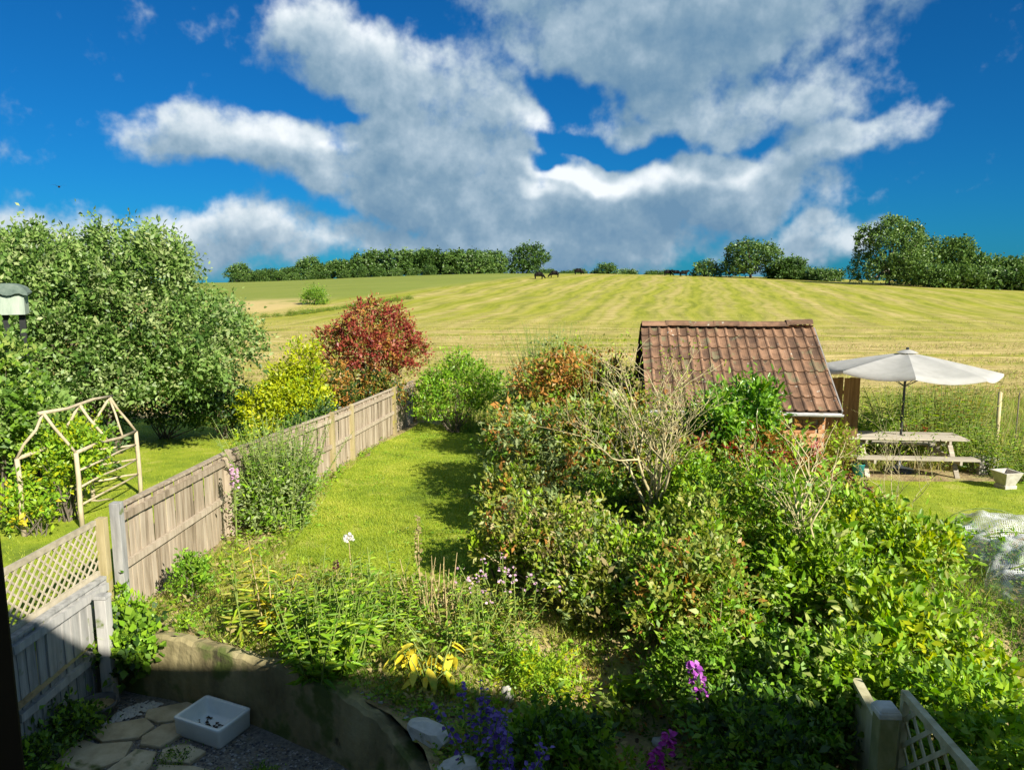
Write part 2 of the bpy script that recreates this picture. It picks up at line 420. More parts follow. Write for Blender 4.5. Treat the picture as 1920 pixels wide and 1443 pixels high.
def crown(name, rng, blobs, nclu, per, leaf, mats, probs=None, cs=.12, inner=.22, low=-.55, shape='diamond', out=.7, up=.25, wr=.45, tips=None, curl=.1, jitter=.9, shoots=None):
    """leaf clusters over the union of ellipsoids; tips = (material index, probability) on outer, upper clusters"""
    P, O = crown_pts(rng, blobs, nclu, inner, low)
    if shoots:      # young upright growth along the top
        zt = np.quantile(P[:, 2], .72); c = P[(P[:, 2] > zt) & (O[:, 2] > .2)]
        if len(c):
            c = c[rng.integers(0, len(c), shoots[0])]; lean = rng.normal(size=(shoots[0], 3)) * .18; lean[:, 2] = 1
            ex = np.concatenate([c + lean * (shoots[1] * rng.uniform(.3, 1, (shoots[0], 1)) * k / 4) for k in (1, 2, 3, 4)])
            P = np.concatenate([P, ex]); O = np.concatenate([O, np.tile([0, 0, 1.0], (len(ex), 1))])
    n = len(P)
    midx = rng.choice(len(mats), n, p=probs if probs else [1] + [0] * (len(mats) - 1))
    if tips:
        z = P[:, 2]; zr = (z - z.min()) / (np.ptp(z) + 1e-6)
        for mi, pr in tips: midx = np.where(rng.random(n) < pr * zr ** 1.3, mi, midx)
    crnd = rng.random(n)
    idx = np.repeat(np.arange(n), per)
    N_ = len(idx)
    csz = cs * rng.uniform(.6, 1.4, n)[idx][:, None]
    # each cluster is a spray: leaves set along a short shoot that points out of the crown
    tw = O * .8 + rng.normal(size=(n, 3)) * .55 + np.array([0, 0, up + .15]); tw /= np.linalg.norm(tw, axis=1, keepdims=True)
    t = rng.uniform(-1.0, 1.25, N_)[:, None]; loose = np.where(rng.random(N_) < .3, .8, .34)[:, None]
    pos = P[idx] + tw[idx] * t * csz * 1.7 + np.clip(rng.normal(size=(N_, 3)), -1.7, 1.7) * csz * loose
    d = tw[idx] * .55 + O[idx] * out * .3 + rng.normal(size=(N_, 3)) * jitter * .8 + np.array([0, 0, up])
    ln = leaf * rng.uniform(.6, 1.3, N_) * rng.uniform(.65, 1.35, n)[idx]
    rnd = np.clip(crnd[idx] * .45 + rng.random(N_) * .55, 0, 1)
    return leaf_mesh(name, pos, d, ln, ln * wr, rnd, [LF[m] for m in mats], midx[idx], rng, shape, curl=curl), P
def stems_mesh(rng, base, pts, k, r0, segs=5, spread=.08, sides=5, bend=.25):
    mb = MB()
    sel = rng.choice(len(pts), min(k, len(pts)), replace=False)
    for i in sel:
        t = np.array(pts[i]) * rng.uniform(.92, 1.06)
        b = np.array(base) + np.array([rng.normal() * spread, rng.normal() * spread, 0])
        mid = (b + t) / 2 + rng.normal(size=3) * np.linalg.norm(t - b) * .10; mid[2] += np.linalg.norm((t - b)[:2]) * -bend * .3
        pl, rl = [], []
        for s in range(segs + 1):
            u = s / segs
            pl.append((1 - u) ** 2 * b + 2 * u * (1 - u) * mid + u * u * t); rl.append(r0 * (1 - u) ** .8 * rng.uniform(.9, 1.1) + r0 * .12)
        mb.tube(pl, rl, sides, cap=False)
    return mb
def shrub(name, label, cat, base, c, r, nclu, per, leaf, mats, seed, probs=None, nsub=9, rel=.45, stems=14, r0=.018, bark=None, crown_name='foliage', stem_name='stem', group=None, blobs=None, trunk=None, **k):
    """base = ground point; c, r = crown centre and radii relative to the base"""
    rng = np.random.default_rng(seed)
    z = base[2] if len(base) > 2 else H(base[0], base[1])
    o = thing(name, label, cat, (base[0], base[1], z), 0, group)
    bl = sub_blobs(rng, c, r, nsub, rel)
    if blobs: bl += [(np.array(a, float), np.array(b, float)) for a, b in blobs]
    me, P = crown(crown_name, rng, bl, nclu, per, leaf, mats, probs, **k)
    link(bpy.data.objects.new(crown_name, me), o)
    if trunk:
        tb = stems_mesh(rng, trunk, P, stems, r0 * .6, spread=.03)
        tb.tube([(0, 0, -.05), (np.array(trunk) * .5 + [.03, 0, 0]).tolist(), trunk], [r0 * 1.5, r0 * 1.2, r0], 7)
    else: tb = stems_mesh(rng, (0, 0, -.02), P, stems, r0)
    tb.build(stem_name, bark or BARK, o, True)
    return o
def spikes(name, label, cat, base, n, hgt, spread, leafmats, seed, leaf=.12, lw=.18, nleaf=26, stemmat=None, flower=None, fl_len=.25, fl_n=40, fl_size=.03, lean=.12, group=None, droop=.5, hvar=.25, leaf_from=.05, leaf_to=.95, shape='six'):
    """upright stems carrying leaves and, if wanted, a flower spike at the top of each"""
    rng = np.random.default_rng(seed)
    o = thing(name, label, cat, (base[0], base[1], base[2] if len(base) > 2 else H(base[0], base[1])), 0, group)
    mb = MB(); LP, LD, LL = [], [], []; FP, FD = [], []
    for i in range(n):
        a = rng.random() * 6.283; rr = spread * math.sqrt(rng.random())
        b = np.array([rr * math.cos(a), rr * math.sin(a), -.02]); hh = hgt * (1 + rng.uniform(-hvar, hvar * .6))
        off = np.array([rng.normal(), rng.normal(), 0]) * lean * hh + np.array([b[0], b[1], 0]) * .5
        top = b + off + np.array([0, 0, hh])
        mid = (b + top) / 2 - off * .15
        pl = [(1 - u) ** 2 * b + 2 * u * (1 - u) * mid + u * u * top for u in (0, .25, .5, .75, 1)]
        mb.tube(pl, [.009, .008, .007, .005, .003], 5, cap=False)
        for j in range(nleaf):
            u = leaf_from + (leaf_to - leaf_from) * (j + rng.random()) / nleaf
            p = (1 - u) ** 2 * b + 2 * u * (1 - u) * mid + u * u * top
            t = rng.random() * 6.283
            LP.append(p); LD.append([math.cos(t), math.sin(t), .45 - droop * rng.random()]); LL.append(leaf * (1.15 - .55 * u) * rng.uniform(.7, 1.2))
        if flower:
            for j in range(fl_n):
                u = 1 - (fl_len / hh) * rng.random()
                p = (1 - u) ** 2 * b + 2 * u * (1 - u) * mid + u * u * top
                t = rng.random() * 6.283; k = .35 + .65 * (1 - u) / (fl_len / hh)
                FP.append(p + np.array([math.cos(t), math.sin(t), 0]) * fl_size * .5 * k); FD.append([math.cos(t), math.sin(t), rng.uniform(-.5, .4)])
    mb.build('stem', stemmat or GREENSTEM, o, True)
    if LP:
        LL = np.array(LL)
        me = leaf_mesh('foliage', np.array(LP), np.array(LD), LL, LL * lw, rng.random(len(LP)), [LF[m] for m in leafmats], rng.choice(len(leafmats), len(LP)), rng, shape, curl=.35)
        link(bpy.data.objects.new('foliage', me), o)
    if FP:
        me = leaf_mesh('flower', np.array(FP), np.array(FD), fl_size, fl_size * .8, rng.random(len(FP)), [LF[flower]], None, rng, 'six')
        fo = link(bpy.data.objects.new('flower', me), o); fo['kind'] = 'stuff'
    return o
def inside(poly, x, y):
    x = np.asarray(x); y = np.asarray(y); c = np.zeros(x.shape, bool); n = len(poly)
    for i in range(n):
        x0, y0 = poly[i]; x1, y1 = poly[(i + 1) % n]
        c ^= ((y0 > y) != (y1 > y)) & (x < (x1 - x0) * (y - y0) / (y1 - y0 + 1e-12) + x0)
    return c
def blades(name, poly, n, length, width, mats, seed, probs=None, lean=.5, parent=None, label=None, cat=None, top=False, near=0.0, dens=None):
    rng = np.random.default_rng(seed)
    P = np.array(poly); lo, hi = P.min(0), P.max(0); X = []; Y = []; got = 0
    while got < n:
        m = n * 2
        x = rng.uniform(lo[0], hi[0], m); y = rng.uniform(lo[1], hi[1], m)
        ok = inside(poly, x, y)
        if near: ok &= rng.random(m) < (lo[1] / y) ** near
        if dens is not None: ok &= rng.random(m) < dens(x, y)
        X.append(x[ok]); Y.append(y[ok]); got += ok.sum()
    x = np.concatenate(X)[:n]; y = np.concatenate(Y)[:n]
    z = np.array([H(a, b) for a, b in zip(x, y)]) + .002
    d = np.stack([rng.normal(size=n) * lean, rng.normal(size=n) * lean, np.ones(n)], 1)
    # patches of colour
    pt = .5 + .25 * (np.sin(x * 1.7 + 1.3 * np.sin(y * 1.1)) + np.sin(y * 1.9 + x * .6))
    pt = pt + .5 * (np.sin(x * 4.3 + 2 * np.sin(y * 2.7)) * np.sin(y * 3.6 + x * 1.4)) ** 3
    rnd = np.clip(.62 * pt + .5 * rng.random(n) - .06, 0, 1)
    ln = length * rng.uniform(.5, 1.4, n)
    me = leaf_mesh(name, np.stack([x, y, z], 1), d, ln, width, rnd, [LF[m] for m in mats], rng.choice(len(mats), n, p=probs) if len(mats) > 1 else None, rng, 'blade')
    o = bpy.data.objects.new(name, me); link(o, parent); tag(o, label, cat, None, 'stuff'); return o

# ================================================================== the setting
def field_material():
    m, nt, b = new_mat('mown_field')
    N, L = nt.nodes, nt.links
    def mt(op, a, c=None, d=None, clamp=False):
        n = N.new('ShaderNodeMath'); n.operation = op; n.use_clamp = clamp
        for i, s in enumerate((a, c, d)):
            if s is None: continue
            if isinstance(s, (int, float)): n.inputs[i].default_value = s
            else: L.new(s, n.inputs[i])
        return n.outputs[0]
    def rng_(v, a, c, lo=0, hi=1, sm=True):
        n = N.new('ShaderNodeMapRange'); n.interpolation_type = 'SMOOTHSTEP' if sm else 'LINEAR'
        n.inputs['From Min'].default_value = a; n.inputs['From Max'].default_value = c; n.inputs['To Min'].default_value = lo; n.inputs['To Max'].default_value = hi
        L.new(v, n.inputs['Value']); return n.outputs[0]
    def noise(scale, detail=5, stretch=None, rot=0):
        v = tc.outputs['Object']
        if stretch:
            mp = N.new('ShaderNodeMapping'); mp.inputs['Scale'].default_value = stretch; mp.inputs['Rotation'].default_value = (0, 0, rot); L.new(v, mp.inputs[0]); v = mp.outputs[0]
        n = N.new('ShaderNodeTexNoise'); n.inputs['Scale'].default_value = scale; n.inputs['Detail'].default_value = detail; n.inputs['Roughness'].default_value = .62; L.new(v, n.inputs['Vector']); return n.outputs['Fac']
    def mixc(f, a, c):
        n = N.new('ShaderNodeMix'); n.data_type = 'RGBA'; L.new(f, n.inputs['Factor'])
        for s, k in ((a, 'A'), (c, 'B')):
            if isinstance(s, tuple): n.inputs[k].default_value = (*s, 1)
            else: L.new(s, n.inputs[k])
        return n.outputs['Result']
    tc = N.new('ShaderNodeTexCoord'); sp = N.new('ShaderNodeSeparateXYZ'); L.new(tc.outputs['Object'], sp.inputs[0])
    X, Y = sp.outputs[0], sp.outputs[1]
    wob = mt('MULTIPLY', mt('SUBTRACT', noise(.05, 3), .5), 5.0)
    s = mt('ADD', mt('SUBTRACT', X, mt('MULTIPLY', Y, .245)), wob)
    # windrows left by the mower: every 4.6 m, broken up
    ph = mt('FRACT', mt('DIVIDE', s, 6.2))
    line = rng_(mt('ABSOLUTE', mt('SUBTRACT', ph, .5)), .03, .20, 1, 0)
    ph2 = mt('FRACT', mt('DIVIDE', s, 3.1))
    line2 = rng_(mt('ABSOLUTE', mt('SUBTRACT', ph2, .5)), .05, .34, .55, 0)
    cv = N.new('ShaderNodeCombineXYZ'); L.new(s, cv.inputs[0]); L.new(mt('MULTIPLY', Y, .10), cv.inputs[1])
    def along_noise(scale, detail=6):
        n = N.new('ShaderNodeTexNoise'); n.inputs['Scale'].default_value = scale; n.inputs['Detail'].default_value = detail; n.inputs['Roughness'].default_value = .6; L.new(cv.outputs[0], n.inputs['Vector']); return n.outputs['Fac']
    along = along_noise(.22, 4)
    lines = mt('MULTIPLY', mt('MAXIMUM', line, line2), rng_(along, .30, .58))
    up = rng_(Y, 52, 84)
    lines = mt('MULTIPLY', lines, up)
    # headland nearest the gardens: straw lying across
    cross = noise(.42, 8, (.14, 1.0, 1), R(4))
    head = mt('MULTIPLY', rng_(Y, 48, 86, 1, 0), rng_(cross, .36, .54))
    blot = noise(.06, 4)
    straw = mt('ADD', mt('MULTIPLY', lines, .66), mt('MULTIPLY', head, .85), None, True)
    straw = mt('ADD', straw, rng_(blot, .48, .75, .04, .34), None, True)
    # the far-left pasture lies beyond a line that runs up the hill
    left = mt('SUBTRACT', mt('ADD', mt('MULTIPLY', mt('SUBTRACT', Y, 172), .4375), wob), mt('SUBTRACT', X, 6))
    past = mt('MULTIPLY', rng_(left, -3, 5), rng_(Y, 84, 92))
    green = ramp_node(nt, [(.155, .18, .016), (.235, .255, .022), (.31, .305, .038)]); L.new(rng_(along_noise(.9, 7), .3, .7), green.inputs[0])
    strawc = ramp_node(nt, [(.27, .215, .075), (.42, .33, .13), (.58, .46, .21)]); L.new(rng_(noise(1.6, 8, (.22, 1, 1)), .3, .7), strawc.inputs[0])
    pastc = ramp_node(nt, [(.120, .165, .028), (.175, .215, .040), (.24, .265, .06)]); L.new(noise(.09, 6, (.35, 1, 1)), pastc.inputs[0])
    c = mixc(straw, green.outputs[0], strawc.outputs[0])
    c = mixc(mt('MULTIPLY', past, .92), c, pastc.outputs[0])
    # a bare pale patch below the pasture, at the left
    patch = mt('MULTIPLY', mt('MULTIPLY', rng_(X, -24, -29), rng_(Y, 80, 86)), mt('MULTIPLY', rng_(Y, 112, 100), rng_(noise(.12, 4), .35, .5)))
    c = mixc(mt('MULTIPLY', patch, .85), c, (.50, .38, .17))
    L.new(c, b.inputs['Base Color']); b.inputs['Roughness'].default_value = .9; b.inputs['Specular IOR Level'].default_value = .1
    bp = N.new('ShaderNodeBump'); bp.inputs['Strength'].default_value = .9; bp.inputs['Distance'].default_value = .12
    L.new(mt('ADD', noise(2.6, 6, (.5, 1, 1)), mt('MULTIPLY', straw, .4)), bp.inputs['Height']); L.new(bp.outputs[0], b.inputs['Normal'])
    return m

def grid_mesh(name, xs, rows, mat, hf=H, dz=0.0):
    """rows(x) gives the y values of a column; every column has the same count"""
    mb = MB(); cols = [rows(x) for x in xs]; n = len(cols[0])
    for x, ys in zip(xs, cols): mb.v.extend([(x, y, hf(x, y) + dz) for y in ys])
    for i in range(len(xs) - 1):
        for j in range(n - 1):
            mb.f.append((i * n + j, (i + 1) * n + j, (i + 1) * n + j + 1, i * n + j + 1)); mb.m.append(0)
    return mb.mesh(name, mat, True)
fy = [24 + 2 * i for i in range(18)] + [62 + 4 * i for i in range(46)] + [250, 265, 280, 300, 330, 380, 450, 600, 900, 1500]
fx = sorted(set([-900, -600, -420, -320, -250] + [-200 + 6 * i for i in range(68)] + [215, 240, 280, 340, 450, 650, 900]))
field = bpy.data.objects.new('field', grid_mesh('field', fx, lambda x: fy, field_material())); link(field); tag(field, None, None, None, 'structure')

# the retaining wall's line, left to right
WALL = [(-4.10, 7.14), (-3.0, 6.76), (-2.1, 6.32), (-1.45, 5.90), (-1.0, 5.55), (-.68, 5.12), (-.50, 4.6), (-.42, 3.9), (-.40, 2.6)]
def front(x):
    if x < -4.11 or x > -.46: return -4.0
    xs = [p[0] for p in WALL]; ys = [p[1] for p in WALL]
    return float(np.interp(x, xs, ys)) + .10
SOIL = surf('dry_bed_soil', [(.12, .085, .045), (.23, .17, .085), (.34, .265, .13), (.30, .29, .10), (.19, .235, .05)], 2.2, .95, .8, .03, fine=22, detail=9)
def ground_blocks():
    """the garden ground in three blocks, the middle one cut off along the retaining wall"""
    xl = [-40, -30, -24, -20, -17, -15] + [-13 + .5 * i for i in range(18)] + [-4.12]
    xm = [-4.12 + (4.12 - .46) * i / 34 for i in range(35)]
    xr = [-.46] + [-.3 + .2 * i for i in range(30)] + [6 + .6 * i for i in range(20)] + [19, 22, 26, 32, 40]
    yr = [-4, -2, 0, 2, 3, 4, 4.6] + [5 + .15 * i for i in range(22)] + [8.5 + .5 * i for i in range(32)]
    mb = MB()
    for xs, rows in ((xl, lambda x: yr), (xm, lambda x: [front(min(max(x, -4.1), -.47)) + (24 - front(min(max(x, -4.1), -.47))) * (i / 70) ** 1.4 for i in range(71)]), (xr, lambda x: yr)):
        me = grid_mesh('tmp', xs, rows, SOIL); mb.add([v.co for v in me.vertices], [tuple(p.vertices) for p in me.polygons]); bpy.data.meshes.remove(me)
    return mb.mesh('ground', SOIL, True)
garden_ground = bpy.data.objects.new('ground', ground_blocks()); link(garden_ground); tag(garden_ground, None, None, None, 'structure')

LAWN = surf('lawn_turf', [(.10, .15, .012), (.18, .25, .014), (.27, .33, .020), (.38, .38, .08)], 1.3, .95, .8, .02, fine=45, detail=9)
def sheet(name, poly, mat, dz, step=.35):
    P = np.array(poly); lo, hi = P.min(0), P.max(0)
    bm = bmesh.new()
    vs = [bm.verts.new((x, y, 0)) for x, y in poly]; bm.faces.new(vs)
    for ax, k in ((0, (1, 0, 0)), (1, (0, 1, 0))):
        t = lo[ax] + step
        while t < hi[ax]:
            co = [0, 0, 0]; co[ax] = t
            bmesh.ops.bisect_plane(bm, geom=bm.verts[:] + bm.edges[:] + bm.faces[:], plane_co=co, plane_no=k); t += step
    for v in bm.verts: v.co.z = H(v.co.x, v.co.y) + dz
    bm.normal_update()
    for f in bm.faces:
        if f.normal.z < 0: f.normal_flip()
        f.smooth = True
    me = bpy.data.meshes.new(name); bm.to_mesh(me); bm.free(); me.materials.append(mat)
    o = bpy.data.objects.new(name, me); link(o); tag(o, None, None, None, 'structure'); return o
def wavy(poly, amp=.12, n=5, seed=2):
    rg = random.Random(seed); out = []
    for i in range(len(poly)):
        a, b = poly[i], poly[(i + 1) % len(poly)]
        for k in range(n):
            t = k / n; j = amp if k else amp * .3
            out.append((a[0] + (b[0] - a[0]) * t + rg.uniform(-j, j), a[1] + (b[1] - a[1]) * t + rg.uniform(-j, j)))
    return out
lawn_poly = wavy([(-3.3, 8.7), (-2.2, 8.3), (-1.0, 8.15), (.7, 8.3), (1.6, 11.5), (.9, 15), (-.3, 17.5), (-1.2, 20.4), (-2.75, 21.4), (-3.2, 18), (-3.45, 14)], .13)
sheet('lawn', lawn_poly, LAWN, .012)
left_poly = wavy([(-4.6, 5), (-4.6, 10.5), (-4.2, 14), (-3.5, 20.5), (-9, 22.5), (-15, 22), (-13.5, 12), (-9, 5)], .1)
sheet('neighbour_lawn', left_poly, LAWN, .012)
right_poly = wavy([(5.2, 11.5), (6.55, 10.75), (8.2, 10.0), (10.5, 8.5), (16, 8), (16, 13.6), (8, 13.75), (6.9, 13.9), (5.6, 13.2)], .06)
sheet('right_lawn', right_poly, LAWN, .012)

# patio below the retaining wall
PATIO_Z = -.62
DIRT = surf('dark_gravel_bed', [(.09, .08, .07), (.18, .165, .145), (.28, .26, .225)], 30, .95, .9, .02, fine=60)
mb = MB(); mb.add([(-14, -16, PATIO_Z), (14, -16, PATIO_Z), (14, 8, PATIO_Z), (-14, 8, PATIO_Z)], [(0, 1, 2, 3)])
patio = mb.build('patio', DIRT); tag(patio, None, None, None, 'structure')
STONE = surf('flagstone', [(.28, .235, .15), (.42, .355, .235), (.54, .47, .33)], 5, .85, .5, .012, objrand=.5, fine=30, spots=[((.10, .12, .035), 3.5, .60)])
def flag(pts, hgt=.035, jit=0.0):
    mb = MB(); n = len(pts); cx = sum(p[0] for p in pts) / n; cy = sum(p[1] for p in pts) / n
    lo = [(x, y, 0) for x, y in pts]; hi = [(x, y, hgt - .008) for x, y in pts]; top = [(cx + (x - cx) * .955, cy + (y - cy) * .955, hgt + random.uniform(-.003, .003)) for x, y in pts]
    f = [tuple(range(2 * n, 3 * n))]
    for i in range(n):
        j = (i + 1) % n; f += [(i, j, n + j, n + i), (n + i, n + j, 2 * n + j, 2 * n + i)]
    mb.add(lo + hi + top, f); return mb
random.seed(4)
flags = [[(-3.82, 6.42), (-3.50, 6.52), (-3.36, 6.40), (-3.42, 6.22), (-3.72, 6.16), (-3.90, 6.28)],
         [(-3.56, 6.66), (-3.22, 6.80), (-3.02, 6.70), (-3.08, 6.52), (-3.36, 6.46), (-3.52, 6.54)],
         [(-3.30, 6.42), (-3.10, 6.48), (-3.02, 6.30), (-3.16, 6.08), (-3.36, 6.12), (-3.40, 6.24)],
         [(-3.95, 6.20), (-3.74, 6.12), (-3.44, 6.16), (-3.40, 5.92), (-3.62, 5.74), (-3.98, 5.86)],
         [(-3.12, 6.04), (-2.96, 6.14), (-2.72, 6.02), (-2.80, 5.86), (-3.08, 5.88)],
         [(-3.36, 6.06), (-3.16, 6.02), (-3.12, 5.84), (-3.16, 5.64), (-3.50, 5.68), (-3.42, 5.88)],
         [(-3.06, 5.84), (-2.74, 5.82), (-2.48, 5.74), (-2.56, 5.50), (-2.98, 5.50)],
         [(-2.42, 5.72), (-2.1, 5.62), (-2.06, 5.40), (-2.44, 5.36), (-2.52, 5.5)],
         [(-4.3, 5.82), (-4.02, 5.84), (-3.66, 5.70), (-3.72, 5.4), (-4.2, 5.4)],
         [(-3.60, 5.66), (-3.52, 5.62), (-3.10, 5.60), (-3.06, 5.30), (-3.56, 5.24)],
         [(-2.98, 5.44), (-2.54, 5.44), (-2.44, 5.2), (-2.94, 5.14)]]
for pts in flags:
    o = flag(pts).build('flagstone', STONE, patio); o.location.z = PATIO_Z + random.uniform(-.004, .006)
# loose gravel: too many to count
def gravel(name, poly, n, size, mat, seed, zf, parent=None):
    rng = np.random.default_rng(seed); P = np.array(poly); lo, hi = P.min(0), P.max(0)
    mb = MB(); k = 0
    while k < n:
        x, y = rng.uniform(lo[0], hi[0]), rng.uniform(lo[1], hi[1])
        if not inside(poly, np.array([x]), np.array([y]))[0]: continue
        k += 1; s = size * rng.uniform(.5, 1.5); z = zf(x, y)
        a = rng.random() * 6.28; q = rng.uniform(.6, 1.2, 4); h_ = s * rng.uniform(.5, .9)
        ring = [(x + s * q[i] * math.cos(a + i * 1.57), y + s * q[i] * math.sin(a + i * 1.57), z + h_ * .3) for i in range(4)]
        mb.add(ring + [(x + s * .2 * rng.normal(), y, z + h_)], [(0, 1, 4), (1, 2, 4), (2, 3, 4), (3, 0, 4)], int(rng.integers(0, 3)))
    o = mb.build(name, mat, parent); o['kind'] = 'stuff'; return o
GR = [surf('pebble_grey', [(.18, .18, .18), (.32, .31, .30), (.45, .44, .42)], 12, .9, 0), surf('pebble_buff', [(.16, .13, .09), (.28, .24, .18)], 12, .9, 0), surf('pebble_dark', [(.05, .05, .055), (.12, .115, .12)], 12, .9, 0)]
gravel('gravel', [(-4.1, 5.0), (-4.1, 7.0), (-3.0, 6.6), (-1.45, 5.82), (-.75, 5.1), (-.6, 4.4), (-3, 4.4)], 9000, .013, GR, 8, lambda x, y: PATIO_Z)
# white flint heap by the pot
gravel('flint_chippings', [(-3.95, 6.55), (-3.62, 6.86), (-3.46, 6.78), (-3.62, 6.58), (-3.88, 6.42)], 220, .022, [surf('flint', [(.35, .34, .32), (.55, .54, .50)], 9, .8, 0)] * 3, 9, lambda x, y: PATIO_Z + .01)

# retaining wall: rendered, mossy, uneven along the top
def retaining():
    mat = surf('mossy_render', [(.13, .11, .055), (.21, .18, .09), (.29, .25, .13), (.36, .32, .18)], 2.6, .92, .7, .02, (1, 1, .45), fine=14, spots=[((.09, .115, .03), 2.2, .54), ((.06, .05, .03), 3.4, .64), ((.24, .21, .07), 9, .70)])
    mb = MB(); rg = random.Random(7)
    pts = []
    for a, b in zip(WALL[:-1], WALL[1:]):
        n = max(3, int(math.dist(a, b) / .07))
        for k in range(n): pts.append((a[0] + (b[0] - a[0]) * k / n, a[1] + (b[1] - a[1]) * k / n))
    pts.append(WALL[-1]); rings = []
    for i, p in enumerate(pts):
        q0, q1 = pts[max(i - 2, 0)], pts[min(i + 2, len(pts) - 1)]
        t = Vector((q1[0] - q0[0], q1[1] - q0[1], 0)).normalized(); nrm = Vector((t.y, -t.x, 0))   # towards the patio
        fall = smooth((p[0] + 1.5) / .9) * .20
        top = .035 + rg.uniform(-.014, .014) + .012 * math.sin(i * .7) - fall; w = .12 + rg.uniform(-.012, .012)
        P = Vector((p[0], p[1], 0)); bow = .012 * math.sin(i * .45)
        rings.append([P + nrm * (.045 + bow) + Vector((0, 0, PATIO_Z - .05)), P + nrm * (.03 + bow + rg.uniform(-.006, .006)) + Vector((0, 0, PATIO_Z + .3)), P + nrm * (.012 + rg.uniform(-.008, .008)) + Vector((0, 0, top - .03)), P - nrm * .02 + Vector((0, 0, top + .004)), P - nrm * w + Vector((0, 0, top - .012)), P - nrm * (w + .03) + Vector((0, 0, -.75))])
    for r in rings: mb.v.extend([tuple(v) for v in r])
    for i in range(len(rings) - 1):
        for j in range(5): mb.f.append((i * 6 + j, (i + 1) * 6 + j, (i + 1) * 6 + j + 1, i * 6 + j + 1)); mb.m.append(0)
    mb.f.append(tuple(range(6))); mb.f.append(tuple((len(rings) - 1) * 6 + j for j in reversed(range(6)))); mb.m += [0, 0]
    o = mb.build('retaining_wall', mat, None, False)
    tag(o, 'mossy rendered retaining wall along the back of the shaded patio', 'wall'); return o
retaining()

# ------------------------------------------------------------------ the house behind the camera (its eaves shade the patio)
HE = Vector((math.cos(R(10)), -math.sin(R(10)), 0)); HN = Vector((math.sin(R(10)), math.cos(R(10)), 0))
def hp(e, n, z): return HE * e + HN * n + Vector((0, 0, z))
HM = Matrix((HE, HN, Vector((0, 0, 1)))).transposed()
def house():
    RENDER = surf('house_render', [(.50, .47, .41), (.60, .57, .50), (.66, .63, .56)], 3, .9, .3, .004, fine=60)
    ROOF = surf('house_roof_tile', [(.10, .055, .04), (.17, .09, .06), (.22, .13, .09)], 6, .85, .5, .01)
    BLACK = surf('black_window_frame', [(.003, .003, .0035), (.006, .006, .0065)], 8, .6, 0, spec=.08)
    h = thing('house', 'rendered two storey house whose eaves shade the patio', 'house', (0, 0, PATIO_Z))
    z0 = PATIO_Z
    def part(name, e0, e1, n0, n1, za, zb, mat):
        mb = MB(); mb.box(hp((e0 + e1) / 2, (n0 + n1) / 2, (za + zb) / 2 - z0), (e1 - e0, n1 - n0, zb - za), mat=HM); return mb.build(name, mat, h)
    E0, E1 = -6.2, 8.9
    wl = -.15
    part('wall', E0, -.60, wl - .3, wl, z0, 5.52, RENDER)
    part('wall', .95, E1, wl - .3, wl, z0, 5.52, RENDER)
    part('wall', -.60, .95, wl - .3, wl, z0, 2.75, RENDER)
    part('wall', -.60, .95, wl - .3, wl, 4.35, 5.52, RENDER)
    part('wall', E0, E0 + .3, wl - 7.3, wl - .302, z0, 5.52, RENDER)
    part('wall', E1 - .3, E1, wl - 7.3, wl - .302, z0, 5.52, RENDER)
    part('wall', E0, E1, wl - 7.6, wl - 7.302, z0, 5.52, RENDER)
    part('window_sill', -.68, 1.03, wl - .2, wl + .07, 2.70, 2.748, RENDER)
    mb = MB()
    a = [hp(E0 - .2, .22, 5.55 - z0), hp(E1 + .0, .22, 5.55 - z0), hp(E1 + .0, -3.9, 7.95 - z0), hp(E0 - .2, -3.9, 7.95 - z0), hp(E0 - .2, -8.0, 5.55 - z0), hp(E1, -8.0, 5.55 - z0)]
    b = [p + Vector((0, 0, -.14)) for p in a]
    mb.add(a + b, [(0, 1, 2, 3), (3, 2, 5, 4), (9, 8, 7, 6), (10, 11, 8, 9), (0, 6, 7, 1), (4, 5, 11, 10), (1, 7, 8, 2), (2, 8, 11, 5), (3, 9, 6, 0), (4, 10, 9, 3)])
    mb.build('roof', ROOF, h)
    # casement standing open to the left of the camera
    hin = Vector((-.60, -.02, 0)); tip = Vector((-.497, .628, 0)); zb, zt = 2.86 - z0, 4.24 - z0
    d = (tip - hin).normalized()
    mb = MB()
    mb.bar(hin + Vector((0, 0, zb)), hin + Vector((0, 0, zt)), .05, .055, up=d)
    mb.bar(tip + Vector((0, 0, zb)), tip + Vector((0, 0, zt)), .05, .055, up=d)
    mb.bar(hin + d * .028 + Vector((0, 0, zb + .03)), tip - d * .028 + Vector((0, 0, zb + .03)), .046, .056)
    mb.bar(hin + d * .028 + Vector((0, 0, zt - .03)), tip - d * .028 + Vector((0, 0, zt - .03)), .046, .056)
    sash = mb.build('open_casement', BLACK, h, bevel=.004)
    m, nt, bs = new_mat('window_glass'); bs.inputs['Transmission Weight'].default_value = 1; bs.inputs['Roughness'].default_value = .02; bs.inputs['IOR'].default_value = 1.45
    mb = MB(); mb.bar(hin + d * .03 + Vector((0, 0, (zb + zt) / 2)), tip - d * .03 + Vector((0, 0, (zb + zt) / 2)), .008, zt - zb - .12)
    mb.build('pane', m, sash)
house()

